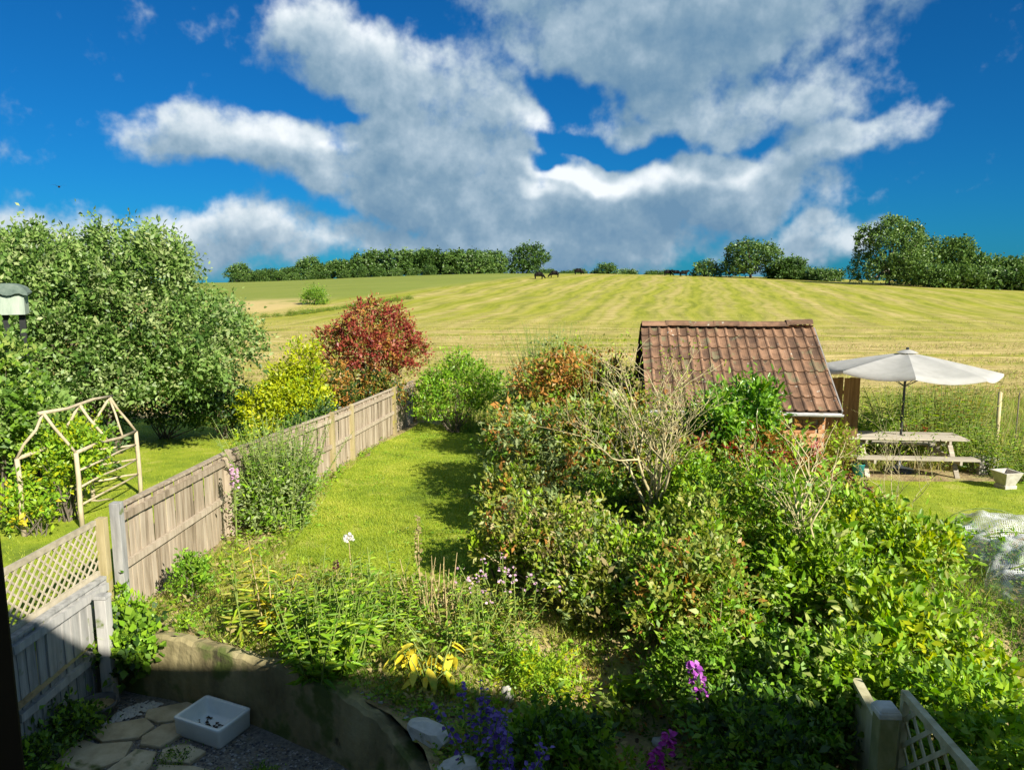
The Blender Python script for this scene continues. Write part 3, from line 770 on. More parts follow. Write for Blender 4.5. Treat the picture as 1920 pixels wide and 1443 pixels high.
# ------------------------------------------------------------------ distant trees, hedges, cattle
def tree_proto(seed, w, hgt, mats, nclu, per, leaf, probs=None, cs=.38, nsub=14, rel=.36, skirt=.02):
    rng = np.random.default_rng(seed)
    c = (0, 0, hgt * (.5 + skirt / 2)); r = (w / 2 * .8, w / 2 * .8, hgt * (1 - skirt) / 2 * .82)
    bl = sub_blobs(rng, c, r, nsub, rel)
    for k in range(7):      # low branches reaching down
        a = rng.random() * 6.283; bl.append((np.array([math.cos(a) * w * .3, math.sin(a) * w * .3, hgt * rng.uniform(.16, .3)]), np.array([w * .19, w * .19, hgt * .2])))
    me, P = crown('crown', rng, bl, int(nclu * 1.7), per, leaf * .72, mats, probs, cs=cs, inner=.10, wr=.75, low=-.6)
    tb = stems_mesh(rng, (0, 0, hgt * .22), P, 10, hgt * .018, spread=.02)
    tb.tube([(0, 0, -.4), (.05, 0, hgt * .12), (0, .05, hgt * .26)], [hgt * .035, hgt * .028, hgt * .022], 7)
    return me, tb.mesh('trunk', BARK, True)
def place_tree(name, label, proto, x, y, sc=(1, 1, 1), rz=0, cat='tree', group=None, dz=0):
    o = thing(name, label, cat, (x, y, H(x, y) + dz), rz, group)
    piece('crown', proto[0], o, sc=sc); piece('trunk', proto[1], o, sc=sc)
    return o
W1 = tree_proto(11, 9, 9.5, ['farwood', 'farlight'], 260, 9, .75, [.7, .3])
W2 = tree_proto(12, 8, 8.5, ['farwood', 'farlight'], 240, 9, .75, [.5, .5])
W3 = tree_proto(13, 10, 9, ['farwood', 'farlight'], 280, 9, .75, [.85, .15])
rg = random.Random(5)
# the wood along the left skyline: x positions along a line at about 235-262 m
woodlabel = 'round-headed tree in the long wood along the left skyline'
k = 0
x = -96.0
while x < -5:
    y = 262 - (x + 96) * .25 + rg.uniform(-4, 4)
    s = rg.uniform(.72, 1.2) * (0.86 + .22 * min(1, (x + 96) / 60))
    place_tree('woodland_tree', woodlabel, (W1, W2, W3)[k % 3], x, y, (s * rg.uniform(.95, 1.25), s, s), rg.uniform(0, 6.28), group='trees of the wood on the left skyline', dz=-.6)
    k += 1; x += rg.uniform(3.4, 4.8)
x = -92.0
while x < -8:
    y = 247 - (x + 92) * .25 + rg.uniform(-2, 2); s = rg.uniform(.36, .5)
    place_tree('woodland_edge_bush', 'low bush at the foot of the wood on the left skyline', (W2, W1, W3)[k % 3], x, y, (s * 1.5, s, s), rg.uniform(0, 6.28), 'bush', 'bushes along the foot of the left wood', -.5)
    k += 1; x += rg.uniform(4.5, 6.5)
place_tree('field_tree', 'dark rounded tree standing alone above the cattle at mid skyline', tree_proto(21, 11, 10, ['farwood'], 380, 10, .65), 4.6, 205, rz=1, dz=-.9)
place_tree('field_tree', 'smaller round tree at the right end of the wood, left of the lone dark tree', tree_proto(22, 11, 8, ['farwood', 'farlight'], 300, 9, .7, [.6, .4]), -10.5, 222, dz=-.5)
place_tree('field_tree', 'broad dark dome-shaped tree on the skyline right of centre', tree_proto(23, 16, 12, ['farwood', 'farlight'], 620, 10, .65, [.75, .25], nsub=14), 62.5, 196, (1, 1, 1), dz=-.6)
place_tree('field_tree', 'dark lower tree leaning against the broad dome-shaped tree', tree_proto(24, 9, 7.5, ['farwood'], 300, 9, .65), 71.5, 193, (1.1, 1, .95), dz=-.5)
place_tree('field_tree', 'small bushy tree at the left foot of the dome-shaped tree', tree_proto(25, 8, 5, ['farlight', 'farwood'], 200, 9, .6, [.5, .5]), 52, 200, dz=-.6)
T1 = tree_proto(26, 16, 17, ['farlight', 'farwood'], 900, 11, .6, [.75, .25], nsub=16, rel=.36, skirt=.03)
place_tree('field_tree', 'tallest pale green tree of the group on the right skyline', T1, 80.5, 160, (1.0, 1, 1.0), dz=-.5)
place_tree('field_tree', 'pale tree just right of the tallest skyline tree', tree_proto(27, 10, 12, ['farlight'], 480, 10, .6, skirt=.04), 90, 166, (1.1, 1.1, 1), dz=-.5)
place_tree('field_tree', 'rightmost round tree rising above the right hedge', tree_proto(28, 10, 12.5, ['farlight', 'farwood'], 480, 10, .6, [.8, .2], skirt=.05), 97, 164, (1, 1, 1), 2, dz=-.5)
HB = tree_proto(31, 8, 5, ['farlight', 'farwood'], 260, 9, .55, [.75, .25], skirt=.0)
HD = tree_proto(32, 8, 4.2, ['farwood', 'farlight'], 240, 9, .55, [.8, .2], skirt=.0)
def hedge_row(name, label, group, pts, protos, smin, smax, step, dz=-.5):
    """a row of hedge bushes, each a thing of its own"""
    for (xa, ya), (xb, yb) in zip(pts[:-1], pts[1:]):
        n = max(1, int(math.dist((xa, ya), (xb, yb)) / step))
        for i in range(n):
            t = (i + rg.random() * .5) / n; s = rg.uniform(smin, smax)
            px_, py_ = xa + (xb - xa) * t, ya + (yb - ya) * t
            place_tree(name, label, protos[rg.randrange(len(protos))], px_, py_, (s * rg.uniform(1, 1.25), s, s), rg.uniform(0, 6.28), 'hedge', group, dz)
hedge_row('hedge_bush', 'dark hedge bush between the dome-shaped tree and the tallest right tree', 'dark hedge between the skyline trees', [(70, 198), (80, 182)], [HD], .8, 1.05, 3.2)
hedge_row('hedge_bush', 'leafy light green bush of the tall hedge at the right edge', 'tall hedge at the right edge of the field', [(86, 152), (100, 147), (114, 141), (128, 136)], [HB, HD], 1.0, 1.25, 3.0)
hedge_row('hedge_bush', 'light green bush in the back row of the right hedge', 'back row of the right hedge', [(98, 160), (116, 154), (136, 150)], [HB], 1.35, 1.6, 4.0)
hedge_row('hedge_bush', 'low dark hedge bush on the skyline between the two lone trees', 'low hedge along the middle skyline', [(9, 216), (24, 222), (50, 226)], [HD], .42, .7, 4.5, -1.2)
place_tree('hedge_bush', 'small rounded bush on the skyline right of the cattle', tree_proto(33, 8, 5, ['farwood'], 200, 9, .6), 27, 216, (.95, 1, .8), cat='bush', dz=-.8)
place_tree('field_bush', 'small round green bush alone in the pasture behind the red bush', tree_proto(34, 4, 3.4, ['mid'], 160, 9, .3), -25.5, 96, (.8, .8, .8), cat='bush', dz=-.2)
hedge_row('field_hedge_bush', 'very low bush in the thin hedge line across the left field', 'thin hedge line across the left field', [(-28, 77), (-24, 80), (-19, 92), (-14, 104)], [tree_proto(35, 4, 1.5, ['mid', 'olive'], 120, 8, .22, [.6, .4], skirt=0)], .28, .45, 1.6, -.1)

def skin(name, verts, edges, radii, mat, root=0, sub=1):
    me = bpy.data.meshes.new(name + '_sk'); me.from_pydata(verts, edges, [])
    o = bpy.data.objects.new(name + '_sk', me); COL.objects.link(o)
    sm = o.modifiers.new('skin', 'SKIN'); sm.use_smooth_shade = True
    for i, r in enumerate(radii): me.skin_vertices[0].data[i].radius = r if isinstance(r, tuple) else (r, r)
    for i in range(len(verts)): me.skin_vertices[0].data[i].use_root = (i == root)
    if sub: s = o.modifiers.new('sub', 'SUBSURF'); s.levels = sub; s.render_levels = sub
    dg = bpy.context.evaluated_depsgraph_get(); out = bpy.data.meshes.new_from_object(o.evaluated_get(dg))
    out.name = name; out.materials.clear(); out.materials.append(mat)
    bpy.data.objects.remove(o); bpy.data.meshes.remove(me); return out
HIDE = surf('black_cow_hide', [(.004, .0035, .003), (.009, .008, .007), (.015, .013, .011)], 3, .7, 0, spec=.1)
def cow_mesh(graze):
    hd = [(1.15, 0, .62), (1.35, 0, .30), (1.5, 0, .10)] if graze else [(1.15, 0, 1.42), (1.42, 0, 1.48), (1.72, 0, 1.30)]
    v = [(0, 0, 1.05), (.45, 0, 1.05), (.85, 0, 1.12), *hd, (-.45, 0, 1.06), (-.80, 0, 1.12), (-.95, 0, 1.05), (-1.0, 0, .55)]
    e = [(0, 1), (1, 2), (2, 3), (3, 4), (4, 5), (0, 6), (6, 7), (7, 8), (8, 9)]
    r = [(.44, .48), (.43, .47), (.36, .42), (.20, .24), (.15, .19), .11, (.44, .46), (.36, .36), .07, .05]
    for s in (-1, 1):
        k = len(v); v += [(.72, s * .2, .78), (.74, s * .2, .42), (.70, s * .2, .02)]; e += [(2, k), (k, k + 1), (k + 1, k + 2)]; r += [.14, .075, .065]
        k = len(v); v += [(-.66, s * .2, .80), (-.80, s * .2, .45), (-.74, s * .2, .02)]; e += [(7, k), (k, k + 1), (k + 1, k + 2)]; r += [.17, .08, .065]
        k = len(v); hx = v[4]; v += [(hx[0] - .1, s * .22, hx[2] + .1)]; e += [(4, k)]; r += [.045]
    return skin('body', v, e, r, HIDE)
CG, CS = cow_mesh(True), cow_mesh(False)
for (lab, x, y, rz, me) in (('black cow grazing, leftmost of the cattle below the lone dark tree', 5.6, 156, .3, CG), ('black cow second from the left of the cattle below the lone dark tree', 9.2, 162, 3.3, CG),
                            ('black cow third from the left, apart from the pair below the lone tree', 16.5, 186, .2, CG),
                            ('black cow standing on the crest, rightmost of the cattle', 43.6, 190, .25, CS), ('black cow close behind the rightmost cow on the crest', 42.3, 192, 2.9, CS), ('black cow on the crest just left of the rightmost pair', 40.2, 193, .1, CG)):
    o = thing('cow', lab, 'cow', (x, y, H(x, y)), rz, 'cattle grazing on the crest'); piece('body', me, o)

# ================================================================== fences
WOOD = surf('weathered_fence_wood', [(.17, .135, .09), (.28, .225, .16), (.37, .31, .23), (.44, .375, .285)], 5, .9, .5, .006, (3, 3, .35), objrand=.55, fine=0)
POSTW = surf('greened_post_wood', [(.20, .16, .08), (.31, .26, .13), (.40, .34, .19)], 5, .9, .5, .006, (3, 3, .35), objrand=.4, spots=[((.28, .26, .05), 6, .60)])
GREYW = surf('grey_fence_wood', [(.20, .20, .19), (.31, .31, .295), (.42, .41, .385)], 5, .9, .5, .006, (3, 3, .35), objrand=.45, spots=[((.12, .15, .05), 5, .66)])
board_me = {}
def board(key, mat, w, hgt, t=.016):
    """feather-edge board: one edge thicker than the other"""
    if key not in board_me:
        mb = MB(); x = w / 2
        vs = [(-x, 0, 0), (x, 0, 0), (x, t, 0), (-x, t * .4, 0)]
        mb.add(vs + [(a, b, hgt) for a, b, c in vs], [(3, 2, 1, 0), (4, 5, 6, 7), (0, 1, 5, 4), (1, 2, 6, 5), (2, 3, 7, 6), (3, 0, 4, 7)])
        board_me[key] = mb.mesh('board', mat)
    return board_me[key]
def fence_run(o, pts, hgt, bw, mat, postmat, key, rails=(.93, .5), posts=True, seed=1, cap=True, face=1, postw=.095, zoff=0.0, hf=H, post_over=.06):
    """boards between consecutive points; face = +1 puts the rails on the right of the walking direction"""
    rg = random.Random(seed)
    for i, ((xa, ya), (xb, yb)) in enumerate(zip(pts[:-1], pts[1:])):
        a, b = Vector((xa, ya, 0)), Vector((xb, yb, 0)); d = (b - a); L = d.length; d.normalize(); n = Vector((d.y, -d.x, 0)) * face
        rz = math.atan2(d.y, d.x)
        za, zb = hf(xa, ya) + zoff, hf(xb, yb) + zoff
        k = int((L - .06) / (bw * .92))
        for j in range(k):
            t = (j + .5) / k; p = a + d * (L * t); z = za + (zb - za) * t
            piece('board', board(key, mat, bw, hgt), o, (p.x, p.y, z + .02 + rg.uniform(-.008, .008)), (rg.uniform(-.012, .012), rg.uniform(-.006, .006), rz + rg.uniform(-.02, .02) + .03))
        for r in rails:
            mb = MB(); off = n * .030
            mb.bar(a + d * .05 + off + Vector((0, 0, za + hgt * r)), b - d * .05 + off + Vector((0, 0, zb + hgt * r)), .045, .075); mb.build('rail', mat, o)
        if cap:
            mb = MB(); mb.bar(a + d * .05 + Vector((0, 0, za + hgt + .035)), b - d * .05 + Vector((0, 0, zb + hgt + .035)), .07, .028); mb.build('cap_rail', mat, o)
    if posts:
        for i, (x, y) in enumerate(pts):
            if posts is not True and i not in posts: continue
            z = hf(x, y) + zoff; mb = MB(); hh = hgt + post_over
            d = Vector((pts[min(i + 1, len(pts) - 1)][0] - pts[max(i - 1, 0)][0], pts[min(i + 1, len(pts) - 1)][1] - pts[max(i - 1, 0)][1], 0)).normalized()
            n = Vector((d.y, -d.x, 0)) * face * .035
            mb.box((n.x, n.y, hh / 2 - .1), (postw, postw, hh + .2), math.atan2(d.y, d.x)); mb.box((n.x, n.y, hh + .012), (postw * .9, postw * .9, .03), math.atan2(d.y, d.x), taper=.6)
            po = mb.build('post', postmat, o); po.location = (x, y, z)
def wooden_fences():
    o = thing('wooden_fence', 'weathered board fence running down the left side of the lawn', 'fence')
    fence_run(o, [(-4.10, 7.40), (-4.13, 10.35)], 1.20, .115, WOOD, WOOD, 'tall', seed=3, posts=(1,))
    fence_run(o, [(-4.13, 10.35), (-3.78, 13.1), (-3.60, 14.35), (-3.48, 15.6), (-3.16, 19.3), (-2.90, 21.5)], 1.20, .125, WOOD, POSTW, 'tall2', seed=4, posts=(2, 3, 4, 5))
    # double post at the near end
    mb = MB(); mb.box((0, 0, .50), (.10, .10, 1.62)); p = mb.build('post', GREYW, o, bevel=.004); p.location = (-4.06, 7.32, -.02)
    mb = MB(); mb.box((0, 0, .42), (.09, .09, 1.52)); p = mb.build('post', POSTW, o, bevel=.004); p.location = (-4.17, 7.22, -.02)
    # lower fence by the patio
    o = thing('low_fence', 'low grey board fence in shade at the left edge of the patio', 'fence')
    fl = lambda x, y: PATIO_Z
    fence_run(o, [(-4.13, 7.16), (-4.22, 5.75), (-4.34, 4.2)], 1.16, .12, GREYW, GREYW, 'low', rails=(.95, .42), posts=False, seed=6, cap=True, face=-1, hf=fl)
    o2 = thing('fence_post', 'short grey square post standing against the low patio fence', 'post', (-3.98, 6.80, PATIO_Z))
    mb = MB(); mb.box((0, 0, .56), (.11, .11, 1.12)); mb.build('shaft', GREYW, o2, bevel=.006)
    mb = MB(); mb.box((0, 0, 1.135), (.13, .13, .03), taper=.85); mb.build('cap', GREYW, o2, bevel=.004)
    # diagonal trellis standing on the low fence
    o = thing('trellis_panel', 'diagonal wooden trellis fixed above the low patio fence', 'trellis')
    A, B = Vector((-4.20, 7.15, 0)), Vector((-4.36, 4.4, 0)); d = (B - A); L = d.length; d.normalize()
    zb, zt = .60, 1.13
    TR = surf('trellis_lath', [(.26, .23, .16), (.36, .32, .23), (.45, .40, .30)], 6, .9, .3, .004, (2, 2, 2), objrand=.5)
    for (za, sz) in ((zb, .05), (zt, .05)):
        mb = MB(); mb.bar(A + Vector((0, 0, za)), B + Vector((0, 0, za)), .035, sz); mb.build('frame_rail', TR, o)
    hh = zt - zb - .05
    for s, off in ((1, .008), (-1, -.008)):
        t = -hh
        while t < L:
            t0, t1 = (t, t + hh) if s > 0 else (t + hh, t)
            # clip to the panel
            pts = []
            za, zz = zb + .025, zt - .025
            p0, p1 = [t0, za], [t1, zz]
            def clip(p, q):
                for e in (0.0, L):
                    if (p[0] < e) != (q[0] < e) and ((e == 0 and p[0] < 0) or (e == L and p[0] > L)):
                        u = (e - p[0]) / (q[0] - p[0]); p = [e, p[1] + (q[1] - p[1]) * u]
                return p
            p0, p1 = clip(p0, p1), clip(p1, p0)
            if 0 <= p0[0] <= L and 0 <= p1[0] <= L and abs(p0[0] - p1[0]) > .03:
                nrm = Vector((d.y, -d.x, 0)) * off
                mb = MB(); mb.bar(A + d * p0[0] + nrm + Vector((0, 0, p0[1])), A + d * p1[0] + nrm + Vector((0, 0, p1[1])), .007, .024, up=d.cross(Vector((0, 0, 1)))); 
                mb = MB(); mb.bar(A + d * p0[0] + nrm + Vector((0, 0, p0[1])), A + d * p1[0] + nrm + Vector((0, 0, p1[1])), .020, .008, up=nrm); mb.build('lath', TR, o)
            t += .105
    # brown boarded panel beside the brick shed
    BROWN = surf('brown_stained_boards', [(.13, .075, .035), (.21, .125, .06), (.28, .18, .095)], 5, .85, .5, .006, (3, 3, .3), objrand=.5)
    o = thing('boarded_screen', 'tall brown boarded screen at the right end of the brick shed', 'fence')
    fence_run(o, [(5.55, 14.75), (6.92, 14.50)], 1.93, .105, BROWN, BROWN, 'brown', rails=(), posts=False, cap=False, seed=9)
    for r in (.2, .85):
        mb = MB(); mb.bar((5.55, 14.79, -.37 + 1.93 * r), (6.92, 14.54, -.37 + 1.93 * r), .04, .07); mb.build('rail', BROWN, o)
wooden_fences()

def right_gate():
    PALE = surf('pale_gate_wood', [(.30, .27, .15), (.42, .39, .24), (.52, .49, .33)], 6, .9, .4, .005, (2, 2, .5), objrand=.3)
    GP = surf('mossy_gate_post', [(.12, .13, .05), (.22, .22, .09), (.34, .33, .18)], 6, .9, .6, .008, (1, 1, .5))
    CAPM = surf('lichen_post_cap', [(.35, .34, .29), (.5, .49, .43), (.6, .58, .52)], 9, .95, .6, .01)
    z = H(2.53, 4.6)
    o = thing('gate_post', 'mossy square gate post with pale lichen cap at the bottom right', 'post', (2.53, 4.62, z), R(-3))
    hh = .66 - z
    mb = MB(); mb.box((0, 0, hh / 2 - .1), (.125, .125, hh + .2)); mb.build('shaft', GP, o, bevel=.008)
    mb = MB(); mb.box((0, 0, hh + .022), (.15, .15, .045)); mb.box((0, 0, hh + .058), (.145, .145, .03), taper=.7); mb.build('cap', CAPM, o, bevel=.01)
    # lattice panel running back towards the house
    o = thing('lattice_panel', 'pale wooden lattice panel with top rail behind the gate post', 'trellis')
    A, B = Vector((2.665, 4.66, 0)), Vector((2.60, 3.0, 0)); zt, zb = .79, -.35; d = (B - A).normalized(); L = (B - A).length
    mb = MB(); mb.bar(A + Vector((0, 0, zt)), B + Vector((0, 0, zt)), .05, .05); mb.build('top_rail', PALE, o, bevel=.003)
    mb = MB(); mb.bar(A + Vector((0, 0, zb)), B + Vector((0, 0, zb)), .05, .05); mb.build('bottom_rail', PALE, o)
    mb = MB(); mb.bar(A + d * .02 + Vector((0, 0, zb)), A + d * .02 + Vector((0, 0, zt - .026)), .045, .045, up=d); mb.build('stile', PALE, o)
    n = Vector((d.y, -d.x, 0))
    hh = zt - zb - .05
    for s in (1, -1):
        t = -hh
        while t < L:
            e0, e1 = ((t, zb + .025), (t + hh, zt - .025)) if s > 0 else ((t + hh, zb + .025), (t, zt - .025))
            def at(u): return e0[0] + (e1[0] - e0[0]) * u, e0[1] + (e1[1] - e0[1]) * u
            us = sorted([max(0, min(1, (c - e0[0]) / (e1[0] - e0[0]))) for c in (0.03, L)])
            if us[1] - us[0] > .03:
                p, q = at(us[0]), at(us[1])
                mb = MB(); mb.bar(A + d * p[0] + n * .009 * s + Vector((0, 0, p[1])), A + d * q[0] + n * .009 * s + Vector((0, 0, q[1])), .030, .010, up=n); mb.build('lath', PALE, o)
            t += .19
    # board fence going on beyond the post, mostly under leaves
    o = thing('boundary_fence', 'pale board fence beyond the gate post half buried in leaves', 'fence')
    fence_run(o, [(2.56, 4.72), (2.66, 5.35)], .88, .12, PALE, PALE, 'bound', rails=(.95,), posts=False, seed=12, cap=True, hf=lambda x, y: -.40)
right_gate()

# ================================================================== brick shed
def shed():
    e = Vector((math.cos(R(-6)), math.sin(R(-6)), 0)); rz = R(-6)
    g = H(3.8, 13.3) - .02
    o = thing('brick_shed', 'small brick shed with red clay pantile roof', 'shed', (2.30, 12.36, g), rz)
    Lx, D = 3.08, 3.4; ze, zr = 1.40 - g, 2.64 - g
    BR = surf('shed_brick', [(.28, .12, .055), (.42, .20, .09), (.52, .28, .13), (.55, .34, .18)], 7, .9, .5, .006, objrand=.9, fine=40)
    MORT = surf('mortar', [(.30, .26, .19), (.42, .37, .28)], 20, .95, .4, .004)
    yo = .16
    mb = MB(); wh = ze - .04
    # core walls, gable ends rising to the ridge
    y0, y1 = yo, D - yo; x0, x1 = .12, Lx - .12; ym = D / 2
    zg = wh + (ym - y0) * (zr - ze) / ym - .02
    vs = [(x0, y0, 0), (x1, y0, 0), (x1, y1, 0), (x0, y1, 0), (x0, y0, wh), (x1, y0, wh), (x1, y1, wh), (x0, y1, wh), (x0, ym, zg), (x1, ym, zg)]
    mb.add(vs, [(0, 1, 5, 4), (2, 3, 7, 6), (1, 2, 6, 9, 5), (3, 0, 4, 8, 7)])
    wall = mb.build('wall', MORT, o)
    bm_ = MB(); bm_.box((0, 0, 0), (.215, .026, .065)); bme = bm_.mesh('brick', BR)
    bh = MB(); bh.box((0, 0, 0), (.1, .026, .065)); bhe = bh.mesh('brick', BR)
    rest = MB()
    row = 0; z = .05
    while z < wh - .03:
        x = x0 + (.11 if row % 2 == 0 else .0)
        if row % 2: piece('brick', bhe, wall, (x1 - .05, y0 - .008, z))
        while x + .215 <= x1 + .01:
            cx = x + .1075
            if cx > x1 - 1.15: piece('brick', bme, wall, (cx, y0 - .008 + random.uniform(-.003, .003), z))
            else: rest.box((cx, y0 - .008, z), (.215, .026, .065))
            x += .225
        yy = y0 + .115
        while yy < y1: rest.box((x1 + .002, yy, z), (.02, .215, .065)); yy += .225
        z += .075; row += 1
    rb = rest.build('brickwork', BR, wall); rb['kind'] = 'stuff'
    # pantiles
    TILE = surf('clay_pantile', [(.092, .056, .037), (.145, .086, .053), (.205, .118, .070), (.27, .160, .098)], 5, .88, .6, .01, objrand=.75, fine=30, spots=[((.52, .50, .42), 11, .68), ((.16, .14, .08), 3.0, .58)])
    ncol, nrow = 18, 7
    W = (Lx + .06) / ncol; slope = math.atan2(zr - ze, ym + .1); SL = math.hypot(zr - ze + .08, ym + .1); TL = SL / nrow
    def tile_mesh():
        mb = MB(); prof = [(0, .0), (.10, -.006), (.30, -.010), (.52, -.006), (.70, .004), (.80, .020), (.90, .026), (1.0, .018), (1.07, .002)]
        for k, (yy, zz) in enumerate(((0, 0), (TL + .05, .0))):
            for (u, h_) in prof: mb.v.append((u * W, yy, h_ + (.026 if k == 0 else -.004)))
            for (u, h_) in prof: mb.v.append((u * W, yy, h_ + (.008 if k == 0 else -.018)))
        n = len(prof)
        for j in range(n - 1):
            mb.f += [(j, j + 1, 2 * n + j + 1, 2 * n + j), (j, n + j, n + j + 1, j + 1), (n + j, 3 * n + j, 3 * n + j + 1, n + j + 1)]; mb.m += [0] * 3
        mb.f += [(n - 1, 2 * n - 1, 4 * n - 1, 3 * n - 1), (0, 2 * n, 3 * n, n)]; mb.m += [0, 0]
        return mb.mesh('roof_tile', TILE)
    tm = tile_mesh()
    mb = MB()
    ev = -.10   # eaves overhang
    zz0 = ze - .0
    vs = [(-.02, ev, zz0 - .03), (Lx + .02, ev, zz0 - .03), (Lx + .02, ym, zr - .03), (-.02, ym, zr - .03), (-.02, D - ev, zz0 - .03), (Lx + .02, D - ev, zz0 - .03)]
    lo = [(a, b, c - .04) for a, b, c in vs]
    mb.add(vs + lo, [(0, 1, 2, 3), (3, 2, 5, 4), (9, 8, 7, 6), (10, 11, 8, 9), (0, 6, 7, 1), (1, 7, 8, 2), (2, 8, 11, 5), (3, 9, 6, 0), (4, 10, 9, 3), (5, 11, 10, 4)])
    roof = mb.build('roof', surf('roof_batten', [(.05, .035, .025), (.1, .07, .05)], 9, .9, 0), o)
    rg = random.Random(3)
    cs, sn = math.cos(slope), math.sin(slope)
    for r in range(nrow):
        for c in range(ncol):
            s0 = r * TL
            sag = .018 * math.sin(c / ncol * 3.1) * -1
            piece('roof_tile', tm, roof, (-.03 + c * W + rg.uniform(-.003, .003), ev - .02 + s0 * cs, zz0 - .02 + s0 * sn + sag + rg.uniform(0, .006)), (slope + rg.uniform(-.012, .012), rg.uniform(-.01, .01), rg.uniform(-.012, .012)))
    # far slope: never seen from the garden side, one mesh of tiles
    back = MB(); src = tm
    vv = [v.co.copy() for v in tm.vertices]; ff = [tuple(p.vertices) for p in tm.polygons]
    for r in range(nrow):
        for c in range(ncol):
            Mx = Matrix.Translation((Lx + .03 - c * W, D - ev + .02 - r * TL * cs, zz0 - .02 + r * TL * sn)) @ Matrix.Rotation(math.pi, 4, 'Z') @ Matrix.Rotation(slope, 4, 'X')
            back.add([Mx @ v for v in vv], ff)
    bo = back.build('far_slope_tiles', TILE, roof); bo['kind'] = 'stuff'
    # ridge tiles: half-round, the last one riding up
    nr = 7; RL = Lx / nr
    mb = MB()
    for yy in (0, RL + .03):
        for j in range(9):
            t = math.pi * j / 8; mb.v.append((yy, .115 * math.cos(t), .085 * math.sin(t)))
    for yy in (0, RL + .03):
        for j in range(9):
            t = math.pi * j / 8; mb.v.append((yy, .095 * math.cos(t), .066 * math.sin(t)))
    for j in range(8): mb.f += [(j, 9 + j, 10 + j, j + 1), (18 + j, 19 + j, 28 + j, 27 + j), (j, j + 1, 19 + j, 18 + j), (9 + j, 27 + j, 28 + j, 10 + j)]; mb.m += [0] * 4
    rm = mb.mesh('ridge_tile', TILE)
    for i in range(nr):
        lift = (.035 if i == nr - 1 else 0) + rg.uniform(-.004, .004)
        piece('ridge_tile', rm, roof, (i * RL - .015, ym, zr + .005 + lift + (.008 if i % 2 else 0)), (0, R(-2.4) if i == nr - 1 else rg.uniform(-.006, .006), 0))
    # white gutter and bargeboard
    WH = surf('chalky_white_paint', [(.36, .37, .38), (.48, .49, .50), (.58, .59, .59)], 8, .7, .2, .003, spots=[((.30, .30, .25), 7, .62)])
    mb = MB()
    for xx in (-.05, Lx + .06):
        for j in range(8):
            t = math.pi + math.pi * j / 7; mb.v.append((xx, ev - .06 + .055 * math.cos(t), zz0 - .055 + .055 * math.sin(t)))
        for j in range(8):
            t = math.pi + math.pi * j / 7; mb.v.append((xx, ev - .06 + .046 * math.cos(t), zz0 - .055 + .046 * math.sin(t)))
    for j in range(7): mb.f += [(j, j + 1, 17 + j, 16 + j), (8 + j, 24 + j, 25 + j, 9 + j), (j, 8 + j, 9 + j, j + 1), (16 + j, 17 + j, 25 + j, 24 + j)]; mb.m += [0] * 4
    mb.f += [(0, 16, 24, 8), (7, 15, 31, 23)]; mb.m += [0, 0]
    mb.build('gutter', WH, o)
    mb = MB(); mb.bar((Lx + .055, ev - .02, zz0 - .05), (Lx + .055, ym, zr - .05), .022, .10); mb.build('bargeboard', surf('grey_bargeboard', [(.16, .15, .14), (.26, .25, .235)], 9, .9, .3), o)
    mb = MB(); mb.tube([(.85, ev - .09, zz0 - .05), (.90, ev - .13, zz0 - .03), (.99, ev - .12, zz0 - .05)], [.05, .062, .05], 8); mb.build('gutter_bracket', WH, o, True)
    mb = MB(); mb.tube([(1.98, ev - .09, zz0 - .02), (2.02, ev - .14, zz0 + .0), (2.12, ev - .12, zz0 - .04)], [.05, .062, .045], 8); mb.build('gutter_bracket', WH, o, True)
shed()

# ================================================================== rustic arbour, bird box
def arbour():
    POLE = surf('peeled_pole', [(.27, .215, .13), (.38, .32, .21), (.48, .41, .28)], 9, .85, .4, .006, (1, 1, .4), objrand=.4)
    o = thing('rustic_arbour', 'open rustic arbour of pale round poles on the neighbouring lawn', 'arbour')
    FM, BR, FL = Vector((-6.50, 10.75, 0)), Vector((-6.62, 12.75, 0)), Vector((-7.08, 10.30, 0)); BL = FL + BR - FM
    def up(p, z): return Vector((p.x, p.y, H(p.x, p.y) + z))
    hp_ = 1.16; rh = 1.80
    def pole(name, a, b, r, wob=.012):
        a, b = Vector(a), Vector(b); m1 = a.lerp(b, .35) + Vector((random.uniform(-wob, wob), random.uniform(-wob, wob), random.uniform(-wob, wob))); m2 = a.lerp(b, .7) + Vector((random.uniform(-wob, wob), random.uniform(-wob, wob), random.uniform(-wob, wob)))
        MB().tube([a, m1, m2, b], [r * 1.08, r, r * .98, r * .9], 8).build(name, POLE, o, True)
    for p in (FM, BR, FL, BL): pole('post', up(p, -.1), up(p, hp_), .036, .02)
    ra, rb = up((FL + FM) / 2, rh), up((BL + BR) / 2, rh); rm_ = (ra + rb) / 2
    pole('ridge_pole', ra + (ra - rb) * .05, rb + (rb - ra) * .05, .026, .03)
    for t in (0, .5, 1):
        rr = ra.lerp(rb, t)
        for (p, q) in ((FM, BR), (FL, BL)): pole('rafter', rr, up(p.lerp(q, t), hp_), .022, .03)
    pole('eaves_pole', up(FM, hp_), up(BR, hp_), .026, .03); pole('eaves_pole', up(FL, hp_), up(BL, hp_), .026, .03)
    for z in (.35, .62, .88): pole('side_rail', up(FM, z), up(BR, z + .04), .016, .03)
    for z in (.35, .62, .88): pole('side_rail', up(BL, z), up(BR, z + .04), .018)
    pole('brace', up(FM.lerp(BR, .15), .35), up(FM.lerp(BR, .5), .18), .014)
    pole('brace', rb + Vector((0, 0, -.05)), up(BR.lerp(FM, .25), hp_), .018)
arbour()
